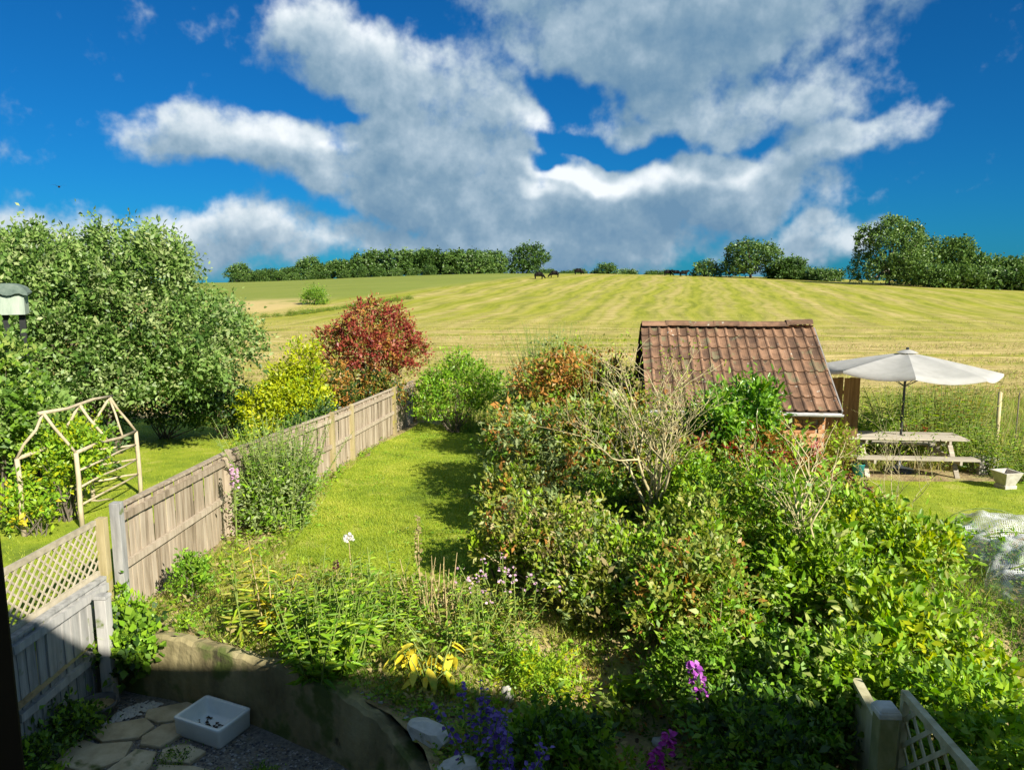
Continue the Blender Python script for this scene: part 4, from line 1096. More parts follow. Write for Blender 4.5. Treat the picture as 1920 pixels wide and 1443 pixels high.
def bird_box():
    GREY = surf('weathered_box_board', [(.20, .25, .20), (.29, .35, .28), (.36, .42, .34)], 6, .9, .3, .004, (3, 3, .4))
    FELT = surf('roofing_felt', [(.07, .10, .085), (.11, .15, .125), (.16, .20, .17)], 12, .95, .5, .006)
    DK = surf('dark_steel', [(.010, .012, .012), (.022, .025, .024)], 9, .6, 0)
    z = H(-8.45, 12.5)
    o = thing('bird_box', 'grey-green nest box with rounded felt roof at the left edge', 'bird box', (-8.50, 12.5, z), R(24))
    o.scale = (1.3, 1.3, 1)
    b0 = 2.93 - z
    mb = MB(); mb.box((0, 0, b0 + .19), (.44, .30, .38)); body = mb.build('box', GREY, o, bevel=.006)
    MB().tube([(-.10, -.148, b0 + .24), (-.10, -.158, b0 + .24)], .05, 16).build('entrance_hole', DK, body)
    # felt wrapped over a curved lid, with a scalloped front edge
    mb = MB(); n = 12
    for yy in (-.20, .18):
        for j in range(n + 1):
            t = j / n; x = -.27 + .54 * t; zz = b0 + .40 + .12 * (1 - abs(2 * t - 1) ** 3.0) + (-.03 if j in (0, n) else 0)
            mb.v.append((x, yy, zz)); 
    for yy in (-.20, .18):
        for j in range(n + 1):
            t = j / n; x = -.27 + .54 * t; mb.v.append((x, yy, b0 + .37 - (.05 * abs(math.sin(t * math.pi * 2.5)) if yy < 0 else 0)))
    m_ = n + 1
    for j in range(n): mb.f += [(j, j + 1, m_ + j + 1, m_ + j), (j, 2 * m_ + j, 2 * m_ + j + 1, j + 1), (m_ + j, m_ + j + 1, 3 * m_ + j + 1, 3 * m_ + j), (2 * m_ + j, 3 * m_ + j, 3 * m_ + j + 1, 2 * m_ + j + 1)]; mb.m += [0] * 4
    mb.f += [(0, m_, 3 * m_, 2 * m_), (n, 2 * m_ + n, 3 * m_ + n, m_ + n)]; mb.m += [0, 0]
    mb.build('roof', FELT, o)
    for x in (-.02, .16): mb = MB(); mb.box((x, 0, b0 / 2 - .1), (.07, .07, b0 + .2)); mb.build('leg', DK, o)
bird_box()

# ================================================================== parasol, picnic table and things about it
TX, TY = 7.92, 14.75
def parasol():
    FAB = surf('off_white_canvas', [(.40, .40, .39), (.46, .46, .445), (.51, .51, .495)], 5, .9, .15, .004, spec=.1)
    nt = FAB.node_tree; b = nt.nodes['Principled BSDF']
    t = nt.nodes.new('ShaderNodeBsdfTranslucent'); t.inputs['Color'].default_value = (.5, .48, .42, 1); mx = nt.nodes.new('ShaderNodeMixShader'); mx.inputs[0].default_value = .3
    nt.links.new(b.outputs[0], mx.inputs[1]); nt.links.new(t.outputs[0], mx.inputs[2]); nt.links.new(mx.outputs[0], nt.nodes['Material Output'].inputs['Surface'])
    POLE = surf('dark_parasol_pole', [(.020, .024, .028), (.04, .046, .05)], 9, .4, 0, spec=.5)
    z = H(TX, TY)
    o = thing('parasol', 'large open cream parasol on a dark pole above the picnic table', 'parasol', (TX, TY, z))
    hub = 2.46; RR = 1.68; tilt = Matrix.Rotation(R(1.0), 3, 'Y') @ Matrix.Rotation(R(-1), 3, 'X')
    def T(v): return tilt @ (Vector(v) - Vector((0, 0, 2.2))) + Vector((0, 0, 2.2))
    MB().tube([(0, 0, -.05), (0, 0, 1.3), (0, 0, 2.5)], [.024, .024, .022], 10).build('pole', POLE, o, True)
    MB().tube([(0, 0, 1.02), (0, 0, 1.16)], [.036, .036], 10).build('crank', POLE, o)
    MB().lathe([(.30, 0), (.30, .05), (.12, .09), (.04, .16), (.04, .3)], 20, cap=True).build('base', POLE, o, True)
    n = 8
    for k in range(n):
        a0, a1 = 2 * math.pi * (k + .5) / n, 2 * math.pi * (k + 1.5) / n
        mb = MB(); rows = 7; cols = 6
        for i in range(rows + 1):
            u = .08 + .92 * i / rows
            for j in range(cols + 1):
                w = j / cols; p0 = Vector((math.cos(a0), math.sin(a0), 0)) * RR * u; p1 = Vector((math.cos(a1), math.sin(a1), 0)) * RR * u
                p = p0.lerp(p1, w); sagz = -.075 * u * math.sin(math.pi * w) ; zz = hub - .02 - .33 * u ** 1.15
                mb.v.append(tuple(T((p.x, p.y, zz + sagz))))
        for i in range(rows):
            for j in range(cols):
                q = i * (cols + 1) + j; mb.f.append((q, q + cols + 1, q + cols + 2, q + 1)); mb.m.append(0)
        # short hanging valance
        q = len(mb.v)
        for j in range(cols + 1):
            v = mb.v[rows * (cols + 1) + j]; mb.v.append((v[0], v[1], v[2] - .05))
        for j in range(cols): mb.f.append((rows * (cols + 1) + j, q + j, q + j + 1, rows * (cols + 1) + j + 1)); mb.m.append(0)
        mb.build('canopy_panel', FAB, o, True)
        rib = MB().tube([T((math.cos(a0) * .1, math.sin(a0) * .1, hub - .10)), T((math.cos(a0) * RR * .5, math.sin(a0) * RR * .5, hub - .21)), T((math.cos(a0) * RR * .99, math.sin(a0) * RR * .99, hub - .39))], .009, 6).build('rib', POLE, o)
        MB().tube([(0, 0, 1.75), T((math.cos(a0) * RR * .5, math.sin(a0) * RR * .5, hub - .22))], .007, 5).build('strut', POLE, o)
    mb = MB(); mb.lathe([(.02, .030), (.10, .012), (.20, -.03)], 16); v = mb.build('vent_cap', FAB, o, True); v.location = T((0, 0, hub + .01))
    MB().lathe([(.0, .05), (.03, .04), (.03, .0)], 10, c=(0, 0, hub + .04)).build('finial', POLE, o)
parasol()
def picnic():
    PL = surf('sun_bleached_planks', [(.22, .195, .15), (.36, .325, .26), (.47, .43, .35)], 5, .9, .4, .005, (.4, 3, 3), objrand=.5)
    z = H(TX, TY)
    o = thing('picnic_table', 'sun-bleached picnic table with attached benches under the parasol', 'table', (TX + .02, TY, z), R(-5))
    for j, y in enumerate((-.28, -.14, .0, .14, .28)):
        for x0, x1 in (((-1.15, -.03), (.03, 1.15)) if j == 2 else ((-1.15, 1.15),)):
            mb = MB(); mb.box(((x0 + x1) / 2, y, .735), (x1 - x0, .128, .036)); mb.build('plank', PL, o, bevel=.004)
    for s in (-1, 1):
        b = thing_part = None
        for y in (.60, .74):
            mb = MB(); mb.box((0, s * y, .435), (2.3, .128, .036)); mb.build('bench_plank', PL, o, bevel=.004)
        for x in (-.85, .85):
            mb = MB(); mb.bar((x, s * .12, .715), (x, s * .62, 0), .045, .09, up=(1, 0, 0)); mb.build('leg', PL, o)
    for x in (-.80, .80):
        mb = MB(); mb.bar((x, -.80, .385), (x, .80, .385), .045, .09); mb.build('cross_bearer', PL, o)
        mb = MB(); mb.bar((x, -.33, .675), (x, .33, .675), .045, .08); mb.build('top_bearer', PL, o)
picnic()
def small_things():
    # teal bucket and cloth at the left end of the table
    TEAL = surf('teal_plastic', [(.004, .16, .15), (.008, .22, .21)], 6, .45, 0, spec=.5)
    x, y = 6.86, 14.25; z = H(x, y)
    o = thing('bucket', 'teal bucket standing at the left end of the picnic table', 'bucket', (x, y, z)); o.scale = (.75, .75, .8)
    MB().lathe([(.0, .01), (.12, .0), (.165, .30), (.175, .31), (.175, .33), (.155, .33), (.115, .02), (.0, .02)], 20).build('pail', TEAL, o, True)
    MB().tube([(-.165, 0, .31), (-.13, .0, .42), (0, 0, .48), (.13, 0, .42), (.165, 0, .31)], .005, 5).build('handle', GR[2], o)
    CL = surf('pink_white_cloth', [(.62, .52, .50), (.74, .68, .66)], 7, .9, .2)
    mb = MB(); n = 12; rg2 = random.Random(2)
    for i in range(n + 1):
        for j in range(n + 1):
            u, v = i / n - .5, j / n - .5; mb.v.append((u * .34 + rg2.uniform(-.008, .008), v * .28 + rg2.uniform(-.008, .008), .03 + .05 * math.exp(-(u * u + v * v) * 9) * (1 + math.sin(u * 19 + v * 7)) + rg2.uniform(0, .014)))
    for i in range(n):
        for j in range(n): q = i * (n + 1) + j; mb.f.append((q, q + n + 1, q + n + 2, q + 1)); mb.m.append(0)
    c = mb.build('folded_cloth', CL, None, True); c.location = (TX - 1.0, TY + .05, H(TX, TY) + .752 + .02 - .045); tag(c, 'crumpled pink and white cloth on the left end of the picnic table', 'cloth')
    # pale stone planter on a pedestal
    ST = surf('pale_cast_stone', [(.30, .28, .23), (.42, .40, .34), (.52, .50, .44)], 8, .9, .4, .006)
    x, y = 9.12, 13.25
    o = thing('stone_planter', 'pale square stone planter on the right lawn near the frame edge', 'planter', (x, y, H(x, y)), R(12))
    mb = MB(); mb.box((0, 0, .04), (.26, .26, .08)); mb.build('foot', ST, o, bevel=.01)
    mb = MB()
    a, b = .11, .19
    lo = [(-a, -a, .08), (a, -a, .08), (a, a, .08), (-a, a, .08)]; hi = [(-b, -b, .33), (b, -b, .33), (b, b, .33), (-b, b, .33)]; i_ = [(-b + .04, -b + .04, .33), (b - .04, -b + .04, .33), (b - .04, b - .04, .33), (-b + .04, b - .04, .33)]; dn = [(p[0] * .9, p[1] * .9, .24) for p in i_]
    f = []
    for k in range(4):
        j = (k + 1) % 4; f += [(k, j, 4 + j, 4 + k), (4 + k, 4 + j, 8 + j, 8 + k), (8 + k, 8 + j, 12 + j, 12 + k)]
    mb.add(lo + hi + i_ + dn, f + [(12, 13, 14, 15), (3, 2, 1, 0)]); mb.build('bowl', ST, o, bevel=.008)
    mb = MB(); mb.box((0, 0, .345), (.44, .44, .03)); 
    # squared stones edging the bed beyond the table
    EDGE = ST
    for i, (sx, sy, w, lab) in enumerate(((9.55, 14.6, .5, 'flat pale stone slab on the bed edge behind the stone planter'),)):
        s = MB(); s.box((0, 0, .16), (w, .34, .32)); q = s.build('stone_block', surf('grey_stone_block', [(.20, .19, .16), (.32, .30, .26)], 6, .9, .6, .015), None, bevel=.02); q.location = (sx, sy, H(sx, sy)); q.rotation_euler.z = R(14); tag(q, lab, 'stone')
    # pale post with wire at the right of the meadow
    PW = POSTW
    for (x, y, hh, lab) in ((10.30, 15.4, 1.55, 'pale upright post in long grass right of the parasol'), (11.05, 15.9, 1.5, 'thin dark stake at the right edge beyond the pale post')):
        q = thing('garden_post', lab, 'post', (x, y, H(x, y)))
        MB().tube([(0, 0, -.1), (.01, 0, hh * .5), (0, 0, hh)], [.045, .042, .04] if 'pale' in lab and 'upright' in lab else [.014, .013, .012], 8).build('shaft', PALEBARK if 'upright' in lab else BARK, q, True)
        MB().lathe([(.042, 0), (.03, .02), (.0, .03)], 8, c=(0, 0, hh)).build('top', PALEBARK if 'upright' in lab else BARK, q, True) if 'upright' in lab else None
    # Belfast sink on the patio
    CER = surf('white_glazed_fireclay', [(.60, .66, .66), (.70, .75, .75), (.76, .80, .80)], 3, .22, 0, spec=.5)
    o = thing('belfast_sink', 'white rectangular ceramic sink standing on the patio gravel', 'sink', (-2.79, 6.36, PATIO_Z + .004), R(-24))
    w, d, hh, t = .56, .40, .19, .035
    bm = bmesh.new()
    def ring(wx, wy, z, r, n=4):
        out = []
        for (sx, sy, a0) in ((1, 1, 0), (-1, 1, 90), (-1, -1, 180), (1, -1, 270)):
            for k in range(n + 1):
                a = R(a0 + 90 * k / n); out.append(bm.verts.new((sx * (wx - r) + r * math.cos(a), sy * (wy - r) + r * math.sin(a), z)))
        return out
    rs = [ring(w / 2 - .012, d / 2 - .012, 0, .03), ring(w / 2 - .004, d / 2 - .004, .02, .03), ring(w / 2, d / 2, hh - .03, .03), ring(w / 2 + .004, d / 2 + .004, hh - .006, .032), ring(w / 2 - .004, d / 2 - .004, hh, .03),
          ring(w / 2 - t + .006, d / 2 - t + .006, hh, .03), ring(w / 2 - t, d / 2 - t, hh - .01, .03), ring(w / 2 - t - .012, d / 2 - t - .012, .06, .04), ring(w / 2 - t - .04, d / 2 - t - .04, .036, .03)]
    for a, b in zip(rs[:-1], rs[1:]):
        for k in range(len(a)): bm.faces.new((a[k], a[(k + 1) % len(a)], b[(k + 1) % len(a)], b[k]))
    bm.faces.new(rs[-1]); bm.faces.new(list(reversed(rs[0])))
    for f_ in bm.faces: f_.smooth = True
    me = bpy.data.meshes.new('basin'); bm.to_mesh(me); bm.free(); me.materials.append(CER)
    bs = piece('basin', me, o)
    MB().lathe([(.0, .038), (.032, .039), (.036, .036)], 16, c=(.1, 0, 0)).build('drain', GR[2], bs)
    deb = MB(); rg3 = random.Random(6)
    for i in range(34):
        x, y = rg3.gauss(-.04, .075), rg3.gauss(-.01, .055); s = rg3.uniform(.010, .03); a = rg3.random() * 6
        deb.add([(x + s * math.cos(a), y + s * math.sin(a), .040), (x + s * .6 * math.cos(a + 1.7), y + s * .6 * math.sin(a + 1.7), .052), (x + s * math.cos(a + 3.2), y + s * math.sin(a + 3.2), .041), (x + s * .6 * math.cos(a + 4.7), y + s * .6 * math.sin(a + 4.7), .047)], [(0, 1, 2, 3)])
    q = deb.build('dead_leaves', surf('dead_leaf', [(.03, .022, .016), (.09, .06, .035)], 12, .9, 0), None); q.matrix_world = Matrix.Translation(o.location) @ Matrix.Rotation(R(-24), 4, 'Z'); tag(q, 'dark dead leaves lying in the bottom of the ceramic sink', 'leaves', None, 'stuff')
    # dark bowl-shaped pot
    PT = surf('dark_grey_pot', [(.06, .06, .058), (.11, .11, .105), (.16, .16, .15)], 8, .8, .3, .004)
    o = thing('plant_pot', 'low dark grey pot in the shaded patio corner', 'pot', (-3.98, 6.56, PATIO_Z))
    MB().lathe([(.0, .0), (.13, .0), (.17, .13), (.185, .135), (.185, .17), (.165, .17), (.155, .12), (.0, .115)], 24).build('bowl', PT, o, True)
    MB().lathe([(.0, .13), (.08, .135), (.156, .122)], 18).build('compost', SOIL, o, True)
    # rocks at the end of the retaining wall
    RK = surf('pale_limestone', [(.36, .35, .30), (.50, .48, .43), (.60, .58, .53)], 6, .92, .7, .02, spots=[((.20, .20, .12), 5, .62)])
    def rock(loc, r, lab, seed, rz=0):
        rg4 = np.random.default_rng(seed); bm = bmesh.new(); bmesh.ops.create_icosphere(bm, subdivisions=2, radius=1)
        for v in bm.verts:
            c = np.array(v.co); c = np.sign(c) * np.abs(c) ** .6; c /= max(np.linalg.norm(c) ** .5, .1)
            v.co = Vector(c * np.array(r) * (1 + rg4.normal() * .06))
        me = bpy.data.meshes.new('rock'); bm.to_mesh(me); bm.free(); me.materials.append(RK)
        q = bpy.data.objects.new('rock', me); link(q); q.location = loc; q.rotation_euler = (rg4.normal() * .1, rg4.normal() * .1, rz); tag(q, lab, 'rock', 'pale rocks along the bed edge')
    rock((-.66, 5.36, .03), (.22, .10, .09), 'long pale rock lying on the right end of the retaining wall', 1, R(-40))
    rock((-.40, 4.98, -.04), (.17, .13, .10), 'pale angular rock beside the blue-violet flowers', 2, R(20))
    rock((-.04, 6.15, -.14), (.06, .045, .10), 'upright pale stone left of the lime-green mound', 3)
    rock((.16, 5.72, -.32), (.07, .06, .07), 'small grey-white stone in front of the lime-green mound', 4)
    rock((1.30, 5.9, -.42), (.09, .06, .04), 'small flat stone in the brown earth left of the foxglove', 5)
    rock((2.05, 7.3, .02), (.07, .06, .05), 'small grey stone among the middle shrubs', 6)
    # bird above the left tree
    BK = surf('black_plumage', [(.01, .01, .012), (.02, .02, .022)], 8, .7, 0)
    o = thing('bird', 'small black bird flying above the large left tree', 'bird', (-26.2, 44, 8.6), .6)
    bm_ = skin('body', [(0, -.18, 0), (0, 0, 0), (0, .16, .01), (0, .24, .02), (0, -.34, .0)], [(0, 1), (1, 2), (2, 3), (0, 4)], [.05, .07, .05, .03, .03], BK)
    piece('body', bm_, o)
    for s in (-1, 1): MB().add([(s * .04, .08, .02), (s * .22, .10, .12), (s * .46, -.04, .06), (s * .20, -.06, .10), (s * .04, -.08, .02)], [(0, 1, 2, 3, 4)]).build('wing', BK, o)
small_things()

# netting over the vegetable bed
def netting():
    m, nt, b = new_mat('white_netting'); N, L = nt.nodes, nt.links
    b.inputs['Base Color'].default_value = (.72, .74, .74, 1); b.inputs['Roughness'].default_value = .5
    uv = N.new('ShaderNodeAttribute'); uv.attribute_name = 'weave'
    def mth(op, p, q=None):
        k = N.new('ShaderNodeMath'); k.operation = op
        for i_, v_ in enumerate((p, q)):
            if v_ is None: continue
            if isinstance(v_, (int, float)): k.inputs[i_].default_value = v_
            else: L.new(v_, k.inputs[i_])
        return k.outputs[0]
    sp = N.new('ShaderNodeSeparateXYZ'); L.new(uv.outputs['Vector'], sp.inputs[0])
    th = [mth('GREATER_THAN', mth('ABSOLUTE', mth('SUBTRACT', mth('FRACT', mth('DIVIDE', sp.outputs[i_], .022)), .5)), .36) for i_ in (0, 1)]
    tc = N.new('ShaderNodeTexCoord'); nz = N.new('ShaderNodeTexNoise'); nz.inputs['Scale'].default_value = 9; nz.inputs['Detail'].default_value = 8; L.new(tc.outputs['Object'], nz.inputs['Vector'])
    gather = N.new('ShaderNodeMapRange'); gather.inputs['From Min'].default_value = .5; gather.inputs['From Max'].default_value = .72; gather.inputs['To Max'].default_value = .6; L.new(nz.outputs['Fac'], gather.inputs['Value'])
    mr = N.new('ShaderNodeMath'); mr.operation = 'ADD'; mr.use_clamp = True; L.new(mth('MULTIPLY', mth('MAXIMUM', th[0], th[1]), .62), mr.inputs[0]); L.new(gather.outputs[0], mr.inputs[1])
    tr = N.new('ShaderNodeBsdfTransparent'); mx = N.new('ShaderNodeMixShader'); L.new(mr.outputs[0], mx.inputs[0]); L.new(tr.outputs[0], mx.inputs[1]); L.new(b.outputs[0], mx.inputs[2]); L.new(mx.outputs[0], N['Material Output'].inputs['Surface'])
    o = thing('netting_tunnel', 'white garden netting draped over hoops on the right vegetable bed', 'netting')
    A, B = Vector((6.95, 10.45, 0)), Vector((5.45, 5.6, 0)); d = (B - A).normalized(); n = Vector((d.y, -d.x, 0)); L_ = (B - A).length
    W_, Hh = .62, .42; rg = random.Random(3)
    mb = MB(); nu, nv = 64, 22
    for i in range(nu + 1):
        t = i / nu; hoop = abs(math.sin(t * math.pi * 4)); k = .62 + .38 * hoop ** .6
        endk = min(1, t / .05, (1 - t) / .04) ** .5 if 0 < t < 1 else .05
        c = A + d * L_ * t
        for j in range(nv + 1):
            a = math.pi * j / nv; w = W_ * (1 + .16 * math.sin(t * 21 + (1 if j > nv / 2 else 3)) * abs(math.cos(a)))
            q = c + n * (w * math.cos(a)) ; z = H(q.x, q.y) + .015 + Hh * k * endk * math.sin(a) ** .8 + rg.uniform(-.02, .02) + .035 * math.sin(t * 55 + j) + .03 * math.sin(t * 23 - j * .9)
            mb.v.append((q.x + rg.uniform(-.012, .012), q.y + rg.uniform(-.012, .012), z))
    for i in range(nu):
        for j in range(nv): q = i * (nv + 1) + j; mb.f.append((q, q + nv + 1, q + nv + 2, q + 1)); mb.m.append(0)
    net = mb.build('net', m, o, True)
    wv = net.data.attributes.new('weave', 'FLOAT_VECTOR', 'POINT')
    wv.data.foreach_set('vector', np.array([(L_ * i / nu, 1.7 * j / nv, 0) for i in range(nu + 1) for j in range(nv + 1)], dtype=np.float32).ravel())
    for k in range(5):
        t = .02 + .96 * k / 4; c = A + d * L_ * t
        MB().tube([tuple(c + n * (W_ * .97 * math.cos(a)) + Vector((0, 0, H(c.x, c.y) + Hh * .97 * math.sin(a)))) for a in [math.pi * j / 12 for j in range(13)]], .009, 5, cap=False).build('hoop', GREENSTEM, o)
netting()

# ================================================================== garden planting
# --- left neighbour
def big_tree(label, base, blobs, nclu, per, leaf, mats, seed, probs, cs, trunk_h, r0, stems=26, **k):
    rng = np.random.default_rng(seed); z = H(*base)
    o = thing('tree', label, 'tree', (base[0], base[1], z))
    bl = []
    for c, r in blobs: bl += sub_blobs(rng, c, r, 9, .42)
    me, P = crown('crown', rng, bl, nclu, per, leaf, mats, probs, cs=cs, **k)
    link(bpy.data.objects.new('crown', me), o)
    tb = stems_mesh(rng, (0, 0, trunk_h), P, stems, r0 * .55, spread=.06)
    tb.tube([(0, 0, -.1), (.06, .02, trunk_h * .5), (0, 0, trunk_h)], [r0 * 1.5, r0 * 1.1, r0], 9)
    tb.build('trunk', BARK, o, True)
    return o
big_tree('large grey-green leafy tree filling the left side behind the arbour', (-9.15, 16.6), [((.3, 0, 2.75), (2.9, 2.0, 1.75)), ((-1.6, .3, 3.3), (2.2, 1.8, 1.55)), ((1.9, -.2, 2.1), (1.35, 1.3, 1.35)), ((-.6, -.6, 1.7), (2.6, 1.5, 1.0)), ((.5, .2, 3.9), (1.7, 1.5, .9))],
         2700, 21, .105, ['willow', 'willow_dark', 'grey'], 101, [.60, .18, .22], .15, .9, .13, inner=.16, wr=.5, up=.1, shoots=(150, .42))
big_tree('second grey-green tree at the left edge behind the nest box', (-12.2, 17.6), [((0, 0, 3.2), (2.3, 2.0, 1.9)), ((-1.5, .5, 3.4), (1.9, 1.8, 1.7))],
         1100, 17, .13, ['willow', 'willow_dark', 'mid'], 102, [.55, .30, .15], .18, 1.0, .12, inner=.16, wr=.5, up=.1, shoots=(60, .4))
shrub('shrub', 'broad leafy shrub under the nest box at the left edge', 'shrub', (-8.35, 11.7), (0, 0, 1.5), (.95, .7, 1.30), 560, 13, .11, ['willow', 'mid', 'variegated'], 103, [.5, .35, .15], cs=.11, wr=.55)
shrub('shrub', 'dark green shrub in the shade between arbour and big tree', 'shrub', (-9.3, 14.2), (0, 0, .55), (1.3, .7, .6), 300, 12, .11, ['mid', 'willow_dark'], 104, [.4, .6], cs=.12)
shrub('climber', 'yellow-green climber growing through the rustic arbour', 'climber', (-6.95, 11.1), (0, .2, .75), (.55, .85, .75), 300, 11, .085, ['limegreen', 'bright', 'lime'], 105, [.5, .3, .2], cs=.10, stems=20, r0=.012, inner=.4)
shrub('climber', 'yellow-green creeper at the front left foot of the arbour', 'climber', (-7.0, 10.35), (0, 0, .4), (.35, .3, .5), 90, 10, .08, ['limegreen', 'bright', 'yellow'], 106, [.55, .35, .1], cs=.09, stems=10, r0=.01)
shrub('shrub', 'golden yellow leafy shrub between big tree and red bush', 'shrub', (-5.55, 18.2), (0, 0, 1.05), (.82, .7, .85), 950, 13, .09, ['lime', 'limegreen'], 107, [.88, .12], cs=.10, blobs=[((.40, 0, 1.95), (.45, .4, .5)), ((-.50, -.2, .85), (.62, .5, .55))])
shrub('shrub', 'red-leaved rounded bush rising behind the far end of the fence', 'bush', (-3.95, 20.6), (0, 0, 2.05), (1.26, 1.1, 1.50), 1100, 13, .095, ['red', 'russet', 'olive'], 108, [.56, .22, .22], cs=.10, nsub=12, tips=[(0, .35)], bark=BARK, r0=.03, inner=.15)
shrub('shrub', 'russet and green lower skirt of leaves left below the red bush', 'bush', (-4.62, 19.0), (0, 0, .95), (.62, .6, .85), 260, 12, .095, ['russet', 'olive', 'dark'], 109, [.4, .35, .25], cs=.10)
shrub('shrub', 'russet and dark lower growth between the fence and the red bush', 'bush', (-3.75, 19.9), (0, 0, .85), (.85, .5, .85), 380, 12, .09, ['olive', 'russet', 'dark'], 115, [.3, .3, .4], cs=.09)
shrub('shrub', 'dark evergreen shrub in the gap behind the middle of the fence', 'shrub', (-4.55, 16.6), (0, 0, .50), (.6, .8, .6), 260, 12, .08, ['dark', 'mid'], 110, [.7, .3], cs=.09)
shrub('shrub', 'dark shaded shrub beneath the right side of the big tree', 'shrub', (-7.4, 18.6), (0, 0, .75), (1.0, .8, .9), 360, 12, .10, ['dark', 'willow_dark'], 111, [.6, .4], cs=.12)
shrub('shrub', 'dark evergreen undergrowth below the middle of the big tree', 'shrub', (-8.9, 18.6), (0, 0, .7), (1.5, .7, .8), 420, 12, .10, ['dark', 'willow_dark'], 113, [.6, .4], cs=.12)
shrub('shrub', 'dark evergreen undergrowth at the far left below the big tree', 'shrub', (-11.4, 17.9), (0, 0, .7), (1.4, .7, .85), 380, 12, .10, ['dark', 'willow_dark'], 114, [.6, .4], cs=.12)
shrub('perennial_clump', 'small yellow-flowered clump behind the grey-green shrub', 'plant', (-4.85, 13.9), (0, 0, .6), (.42, .42, .6), 130, 11, .07, ['lime', 'limegreen', 'yellow'], 112, [.4, .45, .15], cs=.08, stems=16, r0=.008, bark=GREENSTEM)

# --- along our fence
rng = np.random.default_rng(5)
spikes('grey_leaved_shrub', 'feathery grey-green upright shrub growing against the fence', 'shrub', (-3.50, 10.75), 240, 1.45, .40, ['grey', 'bright', 'mid'], 120, leaf=.10, lw=.22, nleaf=30, lean=.17, droop=.3, hvar=.35, shape='diamond')
shrub('shrub', 'leafy lower mass inside the feathery grey-green shrub by the fence', 'shrub', (-3.42, 10.6), (0, 0, .5), (.60, .5, .60), 300, 12, .06, ['grey', 'mid', 'bright'], 121, [.6, .25, .15], cs=.08, stems=10)
spikes('tall_flower_spike', 'tall reddish-flowered spike in front of the first tall fence post', 'flower', (-3.80, 9.75), 3, 1.35, .10, ['limegreen'], 122, leaf=.09, nleaf=14, flower='pink', fl_len=.3, fl_n=26, fl_size=.04, lean=.04)
shrub('shrub', 'small dark green shrub at the foot of the first fence panel', 'shrub', (-3.56, 7.80), (0, 0, .30), (.20, .2, .29), 110, 11, .055, ['mid', 'bright'], 123, [.6, .4], cs=.045, stems=12, r0=.006)
shrub('moss_mound', 'bright green low cushion below the small dark shrub', 'plant', (-3.36, 7.22), (0, 0, .05), (.14, .12, .08), 80, 12, .022, ['limegreen', 'bright'], 124, [.6, .4], cs=.02, stems=4, r0=.003)
spikes('lily_stem', 'tall leaning lily-like stem with whorled yellowing leaves, left one', 'plant', (-2.66, 6.86), 2, 1.02, .05, ['limegreen', 'olive'], 125, leaf=.17, lw=.16, nleaf=40, lean=.16, droop=.7, leaf_from=.08)
spikes('lily_stem', 'clump of lily-like stems with brown tops just right of the leaning one', 'plant', (-2.46, 7.05), 5, .92, .10, ['limegreen', 'olive', 'yellow'], 126, leaf=.15, lw=.17, nleaf=36, lean=.10, droop=.7, stemmat=DRYSTEM)
spikes('lily_stem', 'short yellow-leaved stems at the foot of the lily-like plants', 'plant', (-2.28, 6.85), 7, .34, .12, ['yellow', 'limegreen'], 127, leaf=.14, lw=.24, nleaf=12, lean=.2, droop=.8)
spikes('perennial_clump', 'dense bright green leafy clump in the middle of the front bed', 'plant', (-1.72, 6.42), 60, .72, .34, ['bright', 'mid', 'limegreen'], 128, leaf=.15, lw=.24, nleaf=20, lean=.16, droop=.55, hvar=.3)
spikes('perennial_clump', 'looser green clump behind the dense bright green one', 'plant', (-1.35, 7.05), 42, .62, .35, ['bright', 'limegreen', 'mid'], 129, leaf=.13, lw=.18, nleaf=18, lean=.2, droop=.5, hvar=.35)
spikes('perennial_clump', 'thin yellow-green clump left of the bright green clump', 'plant', (-2.3, 7.55), 40, .55, .38, ['limegreen', 'olive', 'bright'], 130, leaf=.11, lw=.16, nleaf=16, lean=.2, droop=.5, hvar=.4)
# yellow broad-leaved plant: every leaf can be told apart
def yellow_plant():
    o = thing('yellow_leaved_plant', 'yellow broad-leaved plant hanging over the retaining wall', 'plant', (-.72, 6.02, H(-.72, 6.02)))
    rg = random.Random(8); rngl = np.random.default_rng(3)
    def leafm(seed, mat):
        mb = MB(); n = 7; r2 = random.Random(seed); L, W = .15, .075
        for i in range(n + 1):
            u = i / n; w = W * .5 * math.sin(math.pi * min(1, u * .92 + .06)) ** .75; z = -.10 * u * u + .0
            for s in (-1, 0, 1): mb.v.append((s * w * (1 + r2.uniform(-.1, .1)), u * L, z + (abs(s) * .014) + r2.uniform(-.004, .004)))
        for i in range(n):
            for k in range(2): q = i * 3 + k; mb.f.append((q, q + 1, q + 4, q + 3)); mb.m.append(0)
        return mb.mesh('leaf', mat, True)
    YL = surf('yellow_leaf_blade', [(.36, .30, .02), (.56, .46, .025), (.66, .58, .06)], 6, .5, .3, .004, objrand=.6, spots=[((.20, .30, .02), 5, .58)])
    kinds = [leafm(i, YL) for i in range(3)]
    stems = []
    for i in range(12):
        a = rg.random() * 6.28; r = rg.uniform(.04, .24); hh = rg.uniform(.16, .5)
        top = Vector((math.cos(a) * (r + .08), math.sin(a) * (r + .06), hh)); MB().tube([(math.cos(a) * r * .4, math.sin(a) * r * .4, -.02), (math.cos(a) * r, math.sin(a) * r, hh * .6), top], [.008, .006, .004], 5).build('stem', GREENSTEM, o, True)
        for k in range(4):
            t = rg.uniform(.35, 1); p = Vector((math.cos(a) * r, math.sin(a) * r, 0)).lerp(top, t); p.z = hh * t
            az = a + rg.uniform(-1.9, 1.9); s = rg.uniform(.7, 1.25)
            piece('leaf', kinds[rg.randrange(3)], o, p, (rg.uniform(-.9, .15), rg.uniform(-.3, .3), az - math.pi / 2), (s, s, s))
